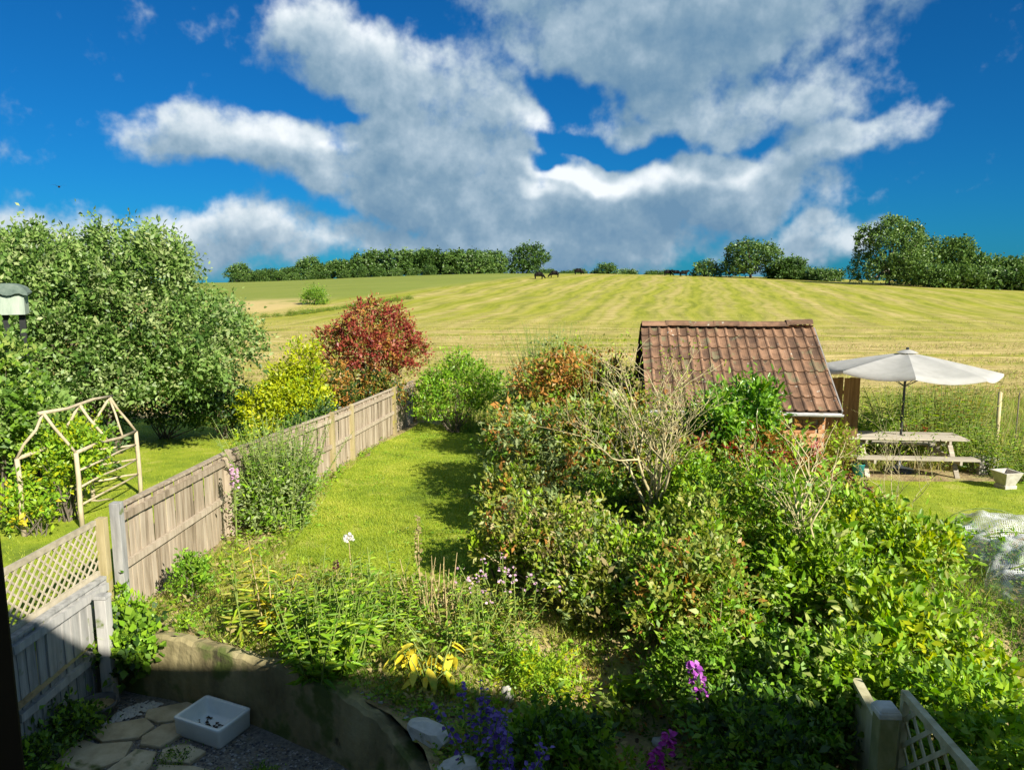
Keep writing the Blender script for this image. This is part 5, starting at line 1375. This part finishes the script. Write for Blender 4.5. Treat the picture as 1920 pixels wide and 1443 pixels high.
yellow_plant()
spikes('dead_stem', 'tall dry mullein stalk standing behind the yellow-leaved plant', 'plant', (-.98, 7.55), 1, 1.15, .02, ['straw'], 131, leaf=.05, nleaf=14, lean=.03, stemmat=DRYSTEM, flower='straw', fl_len=.5, fl_n=60, fl_size=.035)
spikes('dead_stem', 'cluster of shorter dry brown stalks beside the dry mullein stalk', 'plant', (-.80, 7.3), 22, .62, .26, ['straw', 'olive'], 132, leaf=.06, nleaf=9, lean=.14, stemmat=DRYSTEM)
spikes('seed_head', 'single white pompom flower on a thin stem over the lawn', 'flower', (-1.86, 8.15), 1, .78, .01, ['olive'], 133, leaf=.05, nleaf=4, lean=.05, stemmat=DRYSTEM, flower='white', fl_len=.05, fl_n=50, fl_size=.05)
spikes('seed_head', 'thin stem with a dark bud just left of the white pompom', 'flower', (-1.98, 7.95), 1, .50, .01, ['olive'], 134, leaf=.05, nleaf=3, lean=.06, stemmat=DRYSTEM, flower='plum', fl_len=.09, fl_n=26, fl_size=.03)
spikes('herb_clump', 'mixed green and brown herbs behind the yellow-leaved plant', 'plant', (-.45, 6.75), 46, .50, .40, ['olive', 'mid', 'bright'], 135, leaf=.09, lw=.3, nleaf=16, lean=.25, droop=.6, hvar=.4)
spikes('herb_clump', 'pink-flowered herbs in the shade left of the middle shrubs', 'plant', (-.05, 7.35), 34, .55, .30, ['mid', 'olive'], 136, leaf=.08, lw=.3, nleaf=14, lean=.22, flower='pink', fl_len=.05, fl_n=3, fl_size=.035)
shrub('lime_mound', 'low lime-green mound at the front of the sunlit bed', 'plant', (.22, 6.42), (0, 0, .14), (.42, .36, .20), 260, 13, .05, ['limegreen', 'lime', 'bright'], 137, [.6, .2, .2], cs=.05, stems=10, r0=.004, wr=.3)
spikes('broad_leaved_weed', 'pale broad-leaved weed in front of the foxglove shade', 'plant', (.98, 6.15), 9, .30, .12, ['limegreen', 'variegated'], 138, leaf=.15, lw=.45, nleaf=8, lean=.25, droop=.6)
spikes('broad_leaved_weed', 'second broad-leaved weed catching the sun beside the pale one', 'plant', (1.12, 6.35), 8, .34, .12, ['bright', 'limegreen'], 139, leaf=.15, lw=.4, nleaf=8, lean=.25, droop=.6)
spikes('bellflower_clump', 'blue-violet flower spikes in the shade beside the pale rocks', 'flower', (-.22, 5.18), 15, .58, .22, ['bright', 'mid'], 140, leaf=.08, lw=.3, nleaf=16, lean=.16, flower='violet', fl_len=.26, fl_n=20, fl_size=.04)
spikes('bellflower_clump', 'second blue-violet flower clump at the bottom edge', 'flower', (.0, 4.75), 9, .62, .16, ['bright', 'mid'], 141, leaf=.08, lw=.3, nleaf=14, lean=.14, flower='violet', fl_len=.26, fl_n=20, fl_size=.04)
shrub('leafy_clump', 'dark green leafy clump right of the blue-violet flowers', 'plant', (.28, 5.35), (0, 0, .22), (.42, .36, .26), 230, 12, .07, ['mid', 'bright', 'dark'], 142, [.5, .25, .25], cs=.06, stems=12, r0=.005)
spikes('foxglove', 'leaning magenta foxglove spike in the shade at the bottom', 'flower', (1.72, 5.55), 1, 1.05, .01, ['grey', 'mid'], 143, leaf=.10, lw=.4, nleaf=26, lean=.0, flower='mauve', fl_len=.34, fl_n=60, fl_size=.06).rotation_euler = (R(-4), R(-14), 0)
spikes('foxglove', 'small magenta flower spike at the very bottom edge', 'flower', (1.05, 5.05), 2, .62, .05, ['mid', 'bright'], 144, leaf=.10, lw=.35, nleaf=14, lean=.06, flower='magenta', fl_len=.16, fl_n=40, fl_size=.055)
shrub('leafy_clump', 'thin weedy clump at the bottom edge left of the magenta flower', 'plant', (.75, 5.0), (0, 0, .18), (.25, .25, .25), 60, 10, .08, ['mid', 'limegreen'], 145, [.6, .4], cs=.07, stems=10, r0=.005)
# ivy in the patio corner and weeds along the low fence
shrub('ivy', 'dark ivy tumbling over the left end of the retaining wall', 'climber', (-3.92, 6.98, -.30), (0, 0, .12), (.34, .20, .40), 230, 12, .075, ['mid', 'dark', 'bright'], 150, [.5, .3, .2], cs=.06, stems=12, r0=.006, wr=.8)
shrub('ivy', 'yellow-green creeper between the two fence posts above the wall', 'climber', (-3.95, 7.18, -.02), (0, 0, .14), (.16, .12, .22), 70, 10, .06, ['limegreen', 'bright'], 151, [.5, .5], cs=.05, stems=8, r0=.005)
for i, (x, y, w, lab) in enumerate(((-4.02, 6.2, .20, 'low weeds at the foot of the low fence in front of the pot'), (-4.08, 5.75, .24, 'leafy weeds at the bottom left corner of the patio'), (-2.15, 5.75, .10, 'small moss tuft by the sink on the patio'), (-2.95, 5.93, .12, 'moss tuft between flagstones in front of the sink'), (-2.5, 5.62, .11, 'moss tuft at the bottom of the patio right of the flagstones'))):
    big = i < 2
    shrub('weed_clump', lab, 'plant', (x, y, PATIO_Z), (0, 0, .12 if big else .03), (w, w, .18 if big else .04), 110 if big else 60, 10, .06 if big else .022, ['mid', 'dark', 'bright'], 152 + i, [.4, .4, .2], cs=.06 if big else .03, stems=8, r0=.004)

# --- far end and right side of our lawn
shrub('shrub', 'rounded bright green bush at the far end of the lawn', 'bush', (-1.55, 19.6), (0, 0, 1.0), (1.05, .95, 1.05), 620, 13, .09, ['bright', 'mid', 'limegreen'], 160, [.5, .35, .15], cs=.10, nsub=11)
spikes('tall_grass_clump', 'thin seeding weeds sticking up behind the bright green bush', 'plant', (-1.3, 20.3), 36, 2.25, .75, ['olive', 'limegreen'], 161, leaf=.12, lw=.16, nleaf=14, lean=.05)
spikes('feathery_shrub', 'pale feathery grey-green shrub against the straw field', 'shrub', (1.02, 17.9), 300, 2.45, .62, ['grey', 'olive', 'mid'], 162, leaf=.13, lw=.16, nleaf=28, lean=.15, droop=.25, hvar=.4, leaf_from=.25, shape='diamond')
shrub('shrub', 'grey-green body of leaves below the pale feathery shrub', 'shrub', (.95, 17.4), (0, 0, 1.25), (1.20, .9, 1.15), 640, 12, .10, ['grey', 'mid', 'olive'], 163, [.35, .35, .3], cs=.12, stems=30, bark=PALEBARK, r0=.012)
shrub('shrub', 'russet-tipped photinia bush in front of the feathery shrub', 'bush', (1.35, 15.0), (0, 0, 1.25), (1.28, .95, 1.05), 800, 12, .10, ['olive', 'russet', 'mid'], 164, [.35, .4, .25], cs=.11, stems=34, bark=PALEBARK, r0=.012, tips=[(1, .5)], nsub=12)
spikes('docks', 'reddish-brown upright seed stalks against the shed roof corner', 'plant', (2.0, 14.0), 46, 2.25, .5, ['russet', 'olive'], 165, leaf=.08, lw=.3, nleaf=30, lean=.06, leaf_from=.3, shape='diamond')
shrub('shrub', 'dark bush with brown-tipped leaves overhanging the right lawn edge', 'bush', (.45, 13.0), (0, 0, .72), (.95, .85, .75), 460, 12, .10, ['olive', 'russet', 'grey', 'mid'], 166, [.36, .16, .2, .28], cs=.11, stems=30, bark=PALEBARK, r0=.012)
shrub('shrub', 'grey-green willow-leaved shrub left of the bare pale-twigged one', 'shrub', (.78, 11.6), (0, 0, .85), (.85, .75, .88), 560, 13, .12, ['grey', 'mid', 'olive', 'russet'], 167, [.46, .24, .18, .12], cs=.11, stems=34, bark=PALEBARK, r0=.012, wr=.28, up=-.1)
shrub('shrub', 'dense olive-green shrub behind the bare pale-twigged one', 'shrub', (1.85, 11.6), (0, 0, 1.10), (.90, .7, 1.0), 600, 12, .085, ['olive', 'mid', 'grey', 'russet', 'limegreen'], 168, [.36, .2, .16, .14, .14], cs=.10, stems=40, bark=PALEBARK, r0=.012)
# the bare, pale-twigged shrub: branching wood with few leaves
def twiggy(label, base, hgt, spread, seed, levels=4, n0=6, r0=.030, bark=PALEBARK, lean=(0, 0), leaves=None, nm='twiggy_shrub', trunk=.35):
    rg = random.Random(seed); z = H(*base); o = thing(nm, label, 'shrub', (base[0], base[1], z))
    mb = MB(); tips = []
    def grow(p, d, L, r, lev):
        q = p; pts = [p]; rr = [r]
        for i in range(3):
            d = (d + Vector((rg.gauss(0, .16), rg.gauss(0, .16), rg.gauss(.05, .10)))).normalized(); q = q + d * (L / 3); pts.append(q); rr.append(r * (1 - .16 * (i + 1)))
        mb.tube(pts, rr, 6 if lev < 2 else 4, cap=False)
        tips.append(q)
        if lev < levels:
            for k in range(rg.choice((2, 3, 3)) if lev else n0):
                ax = Vector((rg.gauss(0, 1), rg.gauss(0, 1), rg.gauss(.25, .5))).normalized()
                st = pts[rg.choice((1, 2, 3, 3))] if lev else pts[-1]
                grow(st, (d * 1.0 + ax * (.75 if lev else spread)).normalized(), L * rg.uniform(.62, .86) if lev else hgt * .36 * rg.uniform(.8, 1.15), r * (.58 if lev else .62), lev + 1)
    grow(Vector((0, 0, -.05)), Vector((lean[0], lean[1], 1)).normalized(), hgt * trunk, r0, 0)
    mb.build('branches', bark, o, True)
    if leaves:
        mats, n, leaf, wr = leaves; rng = np.random.default_rng(seed)
        T_ = np.array([tuple(t) for t in tips[len(tips) // 4:]]); P = T_[rng.integers(0, len(T_), n)] + rng.normal(size=(n, 3)) * .05
        me = leaf_mesh('foliage', P, rng.normal(size=(n, 3)) + [0, 0, .4], leaf * rng.uniform(.6, 1.3, n), leaf * wr, rng.random(n), [LF[m] for m in mats], rng.integers(0, len(mats), n), rng)
        link(bpy.data.objects.new('foliage', me), o)
    return o
twiggy('bare pale-twigged shrub fanning up from one trunk in the middle', (1.80, 9.40), 2.10, .85, 170, levels=5, n0=8, r0=.042, leaves=(['olive', 'limegreen'], 1500, .05, .4), lean=(-.10, .05))
twiggy('half-bare shrub with crooked pale stems in front of the shed', (3.15, 10.4), 1.35, .8, 171, levels=4, n0=5, r0=.040, leaves=(['russet', 'mid', 'deepred'], 900, .08, .4), lean=(.35, 0), nm='twiggy_shrub', trunk=.45)
twiggy('dead grey-brown twiggy bush in the lower middle of the bed', (.82, 7.75), .85, 1.1, 172, levels=4, n0=6, r0=.018, leaves=(['olive', 'straw'], 700, .05, .4), lean=(-.3, -.2), trunk=.3)
twiggy('crooked pale branch leaning out of the right-hand shrubs', (2.86, 6.80), 1.75, .7, 173, levels=4, n0=4, r0=.036, lean=(.75, .65), leaves=(['limegreen', 'bright'], 260, .08, .5), trunk=.55)
twiggy('thin dry see-through shrub in front of the picnic table', (5.25, 10.1), 1.55, .8, 174, levels=4, n0=5, r0=.013, lean=(.25, .2), leaves=(['olive', 'limegreen'], 300, .05, .4), trunk=.3)
shrub('shrub', 'glossy dark green camellia in front of the shed roof', 'shrub', (3.42, 11.0), (0, 0, 1.45), (.66, .6, .78), 420, 12, .105, ['glossy', 'bright', 'mid'], 175, [.6, .2, .2], cs=.09, shape='six', wr=.42, r0=.02)
shrub('shrub', 'pieris with deep red young leaves below the glossy camellia', 'shrub', (3.0, 10.7), (0, 0, .9), (.38, .4, .75), 170, 11, .09, ['deepred', 'mid', 'dark'], 176, [.45, .3, .25], cs=.08, wr=.35)
shrub('shrub', 'reddish-brown and green shrub in front of the brick wall', 'shrub', (3.80, 10.4), (0, 0, .78), (.58, .5, .68), 340, 12, .10, ['russet', 'mid', 'deepred', 'glossy'], 177, [.4, .3, .12, .18], cs=.09, stems=34, bark=PALEBARK, r0=.012, wr=.38)
shrub('shrub', 'vivid lime-green shrub right of the bare pale trunk', 'shrub', (2.30, 9.1), (0, 0, .80), (.42, .4, .66), 300, 12, .075, ['limegreen', 'bright'], 178, [.6, .4], cs=.07)
shrub('shrub', 'olive shrub with drying leaves at the left of the middle bed', 'shrub', (.45, 8.3), (0, 0, .52), (.72, .6, .56), 460, 12, .075, ['olive', 'grey', 'limegreen', 'straw', 'russet'], 179, [.38, .18, .28, .12, .04], cs=.075, stems=40, bark=PALEBARK, r0=.012)
shrub('shrub', 'shaded green shrub left of the olive one by the lawn shadow', 'shrub', (-.02, 8.6), (0, 0, .32), (.45, .4, .38), 200, 11, .07, ['mid', 'olive'], 180, [.6, .4], cs=.07)
shrub('shrub', 'yellow-green variegated shrub in the middle foreground', 'shrub', (1.30, 7.65), (0, 0, .40), (.72, .58, .46), 560, 12, .075, ['limegreen', 'bright', 'variegated', 'olive', 'straw'], 181, [.32, .24, .14, .2, .1], cs=.075, stems=40, bark=PALEBARK, r0=.012)
shrub('shrub', 'lower leafy shrub spilling forward under the variegated one', 'shrub', (1.75, 6.85), (0, 0, .52), (.62, .45, .62), 500, 12, .075, ['bright', 'olive', 'variegated', 'russet'], 182, [.36, .34, .2, .1], cs=.075, stems=34, bark=PALEBARK, r0=.012)
shrub('shrub', 'tall green escallonia standing in the middle of the right-hand shrubs', 'shrub', (2.75, 8.35), (0, 0, .76), (.72, .55, .70), 560, 12, .075, ['mid', 'bright', 'olive', 'limegreen'], 183, [.3, .25, .25, .2], cs=.075, stems=36, bark=PALEBARK, r0=.012)
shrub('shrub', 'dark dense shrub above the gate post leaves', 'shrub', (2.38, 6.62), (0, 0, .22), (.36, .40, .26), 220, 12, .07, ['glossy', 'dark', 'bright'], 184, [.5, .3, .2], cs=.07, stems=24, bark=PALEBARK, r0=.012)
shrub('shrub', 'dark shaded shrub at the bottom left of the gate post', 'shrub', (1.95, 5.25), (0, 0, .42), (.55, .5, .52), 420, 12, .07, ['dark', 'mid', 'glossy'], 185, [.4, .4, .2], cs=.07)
shrub('ivy', 'ivy with pale-edged leaves climbing the boundary fence', 'climber', (2.42, 5.5), (0, .1, .5), (.30, .45, .55), 300, 11, .075, ['variegated', 'mid', 'bright'], 186, [.35, .4, .25], cs=.07, stems=20, bark=PALEBARK, r0=.012, wr=.7)
spikes('sword_leaved_clump', 'sword-leaved bright green clump right of the crooked stems', 'plant', (3.72, 9.4), 26, .20, .30, ['bright', 'mid', 'limegreen'], 187, leaf=.75, lw=.045, nleaf=9, lean=.1, droop=-.9)
shrub('shrub', 'small plum-purple shrub at the corner of the right lawn', 'shrub', (4.95, 10.55), (0, 0, .42), (.38, .3, .38), 190, 11, .06, ['plum', 'russet'], 188, [.8, .2], cs=.06)
shrub('shrub', 'light green large-leaved shrub on the right below the plum shrub', 'shrub', (3.85, 7.75), (0, 0, .52), (.72, .62, .58), 560, 13, .085, ['limegreen', 'bright', 'variegated', 'lime', 'olive'], 189, [.44, .18, .14, .16, .08], cs=.09, shape='six', wr=.48, stems=30, bark=PALEBARK, r0=.012)
shrub('shrub', 'big yellow-green leaved shrub beside the netting', 'shrub', (3.52, 6.25), (0, 0, .52), (.62, .55, .56), 540, 13, .088, ['limegreen', 'bright', 'variegated', 'lime', 'olive'], 190, [.46, .18, .12, .16, .08], cs=.09, shape='six', wr=.5, stems=30, bark=PALEBARK, r0=.012)
shrub('shrub', 'sunlit leafy shrub at the bottom right corner', 'shrub', (3.35, 4.75), (0, 0, .55), (.55, .7, .55), 420, 12, .085, ['limegreen', 'bright', 'mid'], 191, [.4, .35, .25], cs=.08)
shrub('shrub', 'yellowish leafy shrub at the right edge below the netting', 'shrub', (4.0, 5.05), (0, 0, .24), (.45, .45, .30), 260, 12, .085, ['limegreen', 'lime', 'bright'], 192, [.5, .15, .35], cs=.08)
shrub('shrub', 'green shrub behind the sword-leaved clump', 'shrub', (4.35, 9.6), (0, 0, .45), (.55, .5, .48), 280, 11, .08, ['bright', 'mid', 'olive'], 193, [.4, .3, .3], cs=.08, stems=24, bark=PALEBARK, r0=.012)
shrub('shrub', 'low green shrub between boundary fence and netting', 'shrub', (4.60, 8.5), (0, 0, .30), (.50, .5, .32), 240, 11, .085, ['limegreen', 'olive', 'bright'], 194, [.4, .3, .3], cs=.08, stems=24, bark=PALEBARK, r0=.012)
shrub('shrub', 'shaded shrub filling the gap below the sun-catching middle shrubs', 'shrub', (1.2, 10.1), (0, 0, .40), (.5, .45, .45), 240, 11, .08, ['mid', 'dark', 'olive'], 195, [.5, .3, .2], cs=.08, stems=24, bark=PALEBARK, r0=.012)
shrub('shrub', 'green shrub at the left foot of the brick wall', 'shrub', (2.75, 11.7), (0, 0, .75), (.55, .45, .8), 320, 12, .085, ['olive', 'mid', 'bright'], 196, [.4, .4, .2], cs=.085, stems=30, bark=PALEBARK, r0=.012)
shrub('shrub', 'green and brown shrub hiding the lower right corner of the shed', 'shrub', (4.70, 11.6), (0, 0, .28), (.50, .35, .34), 220, 11, .08, ['olive', 'russet', 'mid'], 197, [.4, .25, .35], cs=.085, stems=24, bark=PALEBARK, r0=.012)
shrub('climber', 'yellow-green climber on the lower part of the brown boarded screen', 'climber', (6.45, 14.2), (0, 0, .4), (.35, .15, .6), 120, 10, .07, ['limegreen', 'olive'], 198, [.5, .5], cs=.08, stems=8, r0=.006)
twiggy('red-leaved sapling at the right edge of the lawn shadow', (-.12, 8.95), .85, .6, 199, levels=2, n0=3, r0=.008, leaves=(['deepred', 'red'], 200, .06, .4))

shrub('shrub', 'grey-green tangled shrub between the dead twiggy bush and the middle shrubs', 'shrub', (.80, 7.35), (0, 0, .34), (.50, .42, .38), 320, 12, .065, ['olive', 'grey', 'limegreen', 'straw'], 231, [.4, .25, .2, .15], cs=.07, stems=40, bark=PALEBARK, r0=.009)
shrub('shrub', 'mixed green shrub in the middle of the thicket left of the dark gap', 'shrub', (2.05, 7.75), (0, 0, .62), (.58, .48, .60), 440, 12, .075, ['bright', 'olive', 'limegreen', 'variegated'], 232, [.3, .3, .25, .15], cs=.075, stems=36, bark=PALEBARK, r0=.01)
shrub('shrub', 'olive and russet shrub filling the thicket behind the lime-green one', 'shrub', (2.55, 10.0), (0, 0, .70), (.65, .5, .66), 420, 12, .08, ['olive', 'russet', 'mid', 'limegreen'], 233, [.4, .2, .2, .2], cs=.08, stems=36, bark=PALEBARK, r0=.01)
shrub('shrub', 'pale green shrub where the crooked branch leans over the boundary', 'shrub', (3.05, 7.2), (0, 0, .50), (.50, .45, .52), 360, 12, .085, ['limegreen', 'bright', 'variegated'], 234, [.45, .35, .2], cs=.08, stems=24, bark=PALEBARK, r0=.009)
shrub('shrub', 'leafy shrub burying the boundary fence behind the gate post', 'shrub', (2.78, 5.75), (0, 0, .55), (.42, .50, .55), 380, 12, .08, ['limegreen', 'bright', 'variegated', 'mid'], 235, [.35, .3, .15, .2], cs=.075, stems=20, bark=PALEBARK, r0=.009)
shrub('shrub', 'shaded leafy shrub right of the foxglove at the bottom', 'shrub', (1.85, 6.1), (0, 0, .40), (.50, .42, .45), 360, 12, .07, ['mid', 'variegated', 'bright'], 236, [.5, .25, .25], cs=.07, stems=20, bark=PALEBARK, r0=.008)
shrub('shrub', 'green and brown bush at the right lawn edge in front of the willow-leaved shrub', 'shrub', (.25, 10.6), (0, 0, .48), (.62, .6, .52), 340, 12, .085, ['olive', 'limegreen', 'russet', 'grey'], 237, [.4, .2, .1, .3], cs=.085, stems=30, bark=PALEBARK, r0=.01)

# --- right garden: long grass and weeds behind the parasol
spikes('tall_weeds', 'tall bright green weeds behind the parasol pole', 'plant', (7.5, 16.2), 110, 1.25, .85, ['bright', 'limegreen', 'mid'], 210, leaf=.26, lw=.10, nleaf=14, lean=.12, droop=.1)
spikes('tall_weeds', 'thinner yellow-green weeds under the right side of the parasol', 'plant', (9.35, 16.3), 130, 1.45, .95, ['olive', 'limegreen', 'bright'], 211, leaf=.20, lw=.10, nleaf=14, lean=.12, droop=.1)
spikes('tall_weeds', 'feathery weeds right of the picnic table', 'plant', (9.75, 14.95), 90, .95, .65, ['olive', 'limegreen', 'bright'], 212, leaf=.14, lw=.14, nleaf=18, lean=.2, droop=.3)
spikes('tall_weeds', 'orange-tinged weeds against the far grass right of the parasol', 'plant', (10.2, 16.6), 70, 1.7, .5, ['olive', 'limegreen', 'russet'], 213, leaf=.14, lw=.16, nleaf=18, lean=.1, droop=.3)
shrub('shrub', 'dark shrub behind the left end of the picnic table', 'shrub', (6.95, 15.9), (0, 0, .45), (.4, .35, .5), 150, 11, .09, ['dark', 'mid'], 214, [.6, .4], cs=.09)
spikes('potted_flowers', 'orange-red flowers behind the right half of the picnic table', 'flower', (8.7, 15.6), 12, .75, .2, ['mid'], 215, leaf=.12, lw=.3, nleaf=10, lean=.15, flower='deepred', fl_len=.12, fl_n=8, fl_size=.06)
spikes('tall_weeds', 'low weeds at the right frame edge behind the stone planter', 'plant', (10.4, 14.0), 90, .55, .7, ['olive', 'limegreen', 'bright'], 216, leaf=.14, lw=.14, nleaf=12, lean=.2, droop=.3)
shrub('vegetable_plants', 'leafy vegetables growing under the white netting', 'plant', (6.35, 8.7), (0, 0, .12), (.35, 1.2, .16), 110, 9, .09, ['bright', 'mid'], 217, [.6, .4], cs=.08, stems=8, r0=.005)

# --- grass, too much to count
blades('lawn_grass', lawn_poly, 70000, .055, .010, ['grass'], 301, lean=.55, label='short sunlit grass covering the middle lawn', cat='grass', near=1.1)
blades('neighbour_grass', left_poly, 42000, .055, .011, ['grass'], 302, lean=.55, label='short grass covering the lawn left of the fence', cat='grass', near=.8)
blades('right_lawn_grass', right_poly, 26000, .05, .011, ['grass'], 303, lean=.55, label='short grass covering the lawn by the picnic table', cat='grass', near=.8)
edge_poly = [(-4.0, 7.3), (-2.9, 6.85), (-1.4, 6.1), (-.75, 5.6), (.9, 6.6), (1.0, 8.4), (-1.0, 8.5), (-3.0, 9.0), (-3.4, 14), (-3.2, 19), (-3.75, 14), (-4.0, 10.4)]
blades('bed_grass', edge_poly, 26000, .13, .007, ['longgrass', 'straw', 'grass'], 304, [.5, .2, .3], lean=.6, label='long rough grass and straw among the bed plants', cat='grass', dens=lambda x, y: np.clip(.5 + .8 * np.sin(x * 2.3 + 1.2 * np.sin(y * 2.1)) * np.sin(y * 1.7 + x), .03, 1))
blades('under_shrub_growth', [(.3, 6.9), (2.4, 6.6), (5.0, 6.0), (6.4, 10), (5.2, 11.6), (5.4, 12), (2.2, 12.2), (2.2, 14), (2, 20), (-2, 21.5), (.4, 16), (1.3, 12), (.8, 8.4)], 26000, .20, .012, ['longgrass', 'mid', 'bright'], 305, [.4, .35, .25], lean=.6, label='rough green undergrowth beneath the shrubs', cat='grass')
blades('meadow_margin_grass', [(5.5, 14.9), (16, 14.2), (19, 24), (16, 27), (-12, 27), (-9, 22.6), (-3.4, 21.4), (-2, 21.5), (2, 19.5), (2.2, 16), (5.5, 16)], 70000, .42, .016, ['longgrass', 'straw', 'bright'], 306, [.55, .3, .15], lean=.35, label='tall grass margin between the gardens and the field', cat='grass')

blades('field_stubble', [(-24, 24), (26, 24), (62, 84), (-58, 84)], 90000, .15, .035, ['straw', 'longgrass'], 307, [.62, .38], lean=.8, label='mown straw and stubble on the near part of the field', cat='stubble', near=1.4, dens=lambda x, y: np.clip((84 - y) / 45, 0, 1) * np.clip(.55 + .6 * np.sin(y * .9 + .8 * np.sin(x * .12)), .1, 1))
def ground_cover(name, label, poly, n, per, leaf, mats, probs, seed, hmax=.10, dens=None, zf=H):
    """small leaf rosettes scattered over bare soil"""
    rng = np.random.default_rng(seed); P = np.array(poly); lo, hi = P.min(0), P.max(0); X, Y = [], []
    got = 0
    while got < n:
        x = rng.uniform(lo[0], hi[0], n * 3); y = rng.uniform(lo[1], hi[1], n * 3); ok = inside(poly, x, y)
        if dens is not None: ok &= rng.random(n * 3) < dens(x, y)
        X.append(x[ok]); Y.append(y[ok]); got += ok.sum()
    x = np.concatenate(X)[:n]; y = np.concatenate(Y)[:n]; z = np.array([zf(a, b) for a, b in zip(x, y)])
    C_ = np.stack([x, y, z], 1); idx = np.repeat(np.arange(n), per); N_ = len(idx)
    sz = rng.uniform(.5, 1.3, n)
    pos = C_[idx] + rng.normal(size=(N_, 3)) * np.array([.05, .05, 0]) * sz[idx][:, None]; pos[:, 2] += rng.random(N_) * hmax * sz[idx]
    d = rng.normal(size=(N_, 3)); d[:, 2] = np.abs(d[:, 2]) * .5
    ln = leaf * sz[idx] * rng.uniform(.6, 1.3, N_); mi = rng.choice(len(mats), n, p=probs)
    me = leaf_mesh(name, pos, d, ln, ln * .45, np.clip(rng.random(n)[idx] * .5 + rng.random(N_) * .5, 0, 1), [LF[m] for m in mats], mi[idx], rng, 'diamond')
    o = bpy.data.objects.new(name, me); link(o); tag(o, label, 'ground cover', None, 'stuff'); return o
ground_cover('bed_ground_cover', 'low mixed weeds and herbs covering the front bed', edge_poly, 1100, 9, .06, ['limegreen', 'bright', 'olive', 'straw', 'mid'], [.25, .2, .25, .15, .15], 401, .14)
ground_cover('shade_ground_cover', 'sparse weeds and leaf litter on the brown earth at the bottom', [(-.4, 4.2), (2.5, 4.2), (2.5, 6.8), (.6, 6.8), (-.6, 5.7)], 520, 9, .055, ['mid', 'russet', 'olive', 'straw', 'bright'], [.3, .25, .2, .1, .15], 402, .09)
gravel('earth_clods', [(-.45, 4.2), (2.5, 4.2), (2.7, 6.9), (.6, 6.9), (-.7, 5.6)], 2600, .020, [SOIL, SOIL, surf('dark_clod', [(.05, .032, .018), (.12, .08, .045)], 9, .95, 0)], 403, H)
gravel('bed_clods', [(-3.9, 7.2), (-2.9, 6.8), (-1.4, 6.0), (-.8, 5.6), (.8, 6.6), (-1, 8), (-3.4, 8.4)], 2600, .016, [SOIL, SOIL, GR[1]], 404, H)
ground_cover('litter_under_netting', 'sparse weeds around the netting on the right bed', [(4.6, 6.4), (5.6, 5.6), (7.2, 10.4), (6.5, 10.9), (5.5, 10.6)], 380, 8, .07, ['limegreen', 'olive', 'straw', 'bright'], [.3, .3, .2, .2], 405, .12)

ground_cover('lawn_weeds', 'clover and small weeds growing in the middle lawn', lawn_poly, 700, 8, .035, ['bright', 'mid', 'olive'], [.4, .35, .25], 406, .04, dens=lambda x, y: np.clip(np.sin(x * 2.1 + y) * np.sin(y * 1.3 - x), .02, 1))

ground_cover('wall_top_weeds', 'weeds and moss on the soil behind the right end of the retaining wall', [(-1.5, 6.0), (-1.0, 5.72), (-.55, 5.1), (-.30, 4.2), (.2, 4.2), (.2, 5.8), (-.6, 6.2)], 300, 10, .05, ['mid', 'bright', 'olive', 'limegreen'], [.35, .25, .25, .15], 407, .10)
gravel('wall_top_stones', [(-1.4, 6.0), (-.95, 5.7), (-.5, 5.1), (-.28, 4.2), (.3, 4.2), (.3, 5.8)], 700, .022, [SOIL, GR[1], GR[0]], 408, H)
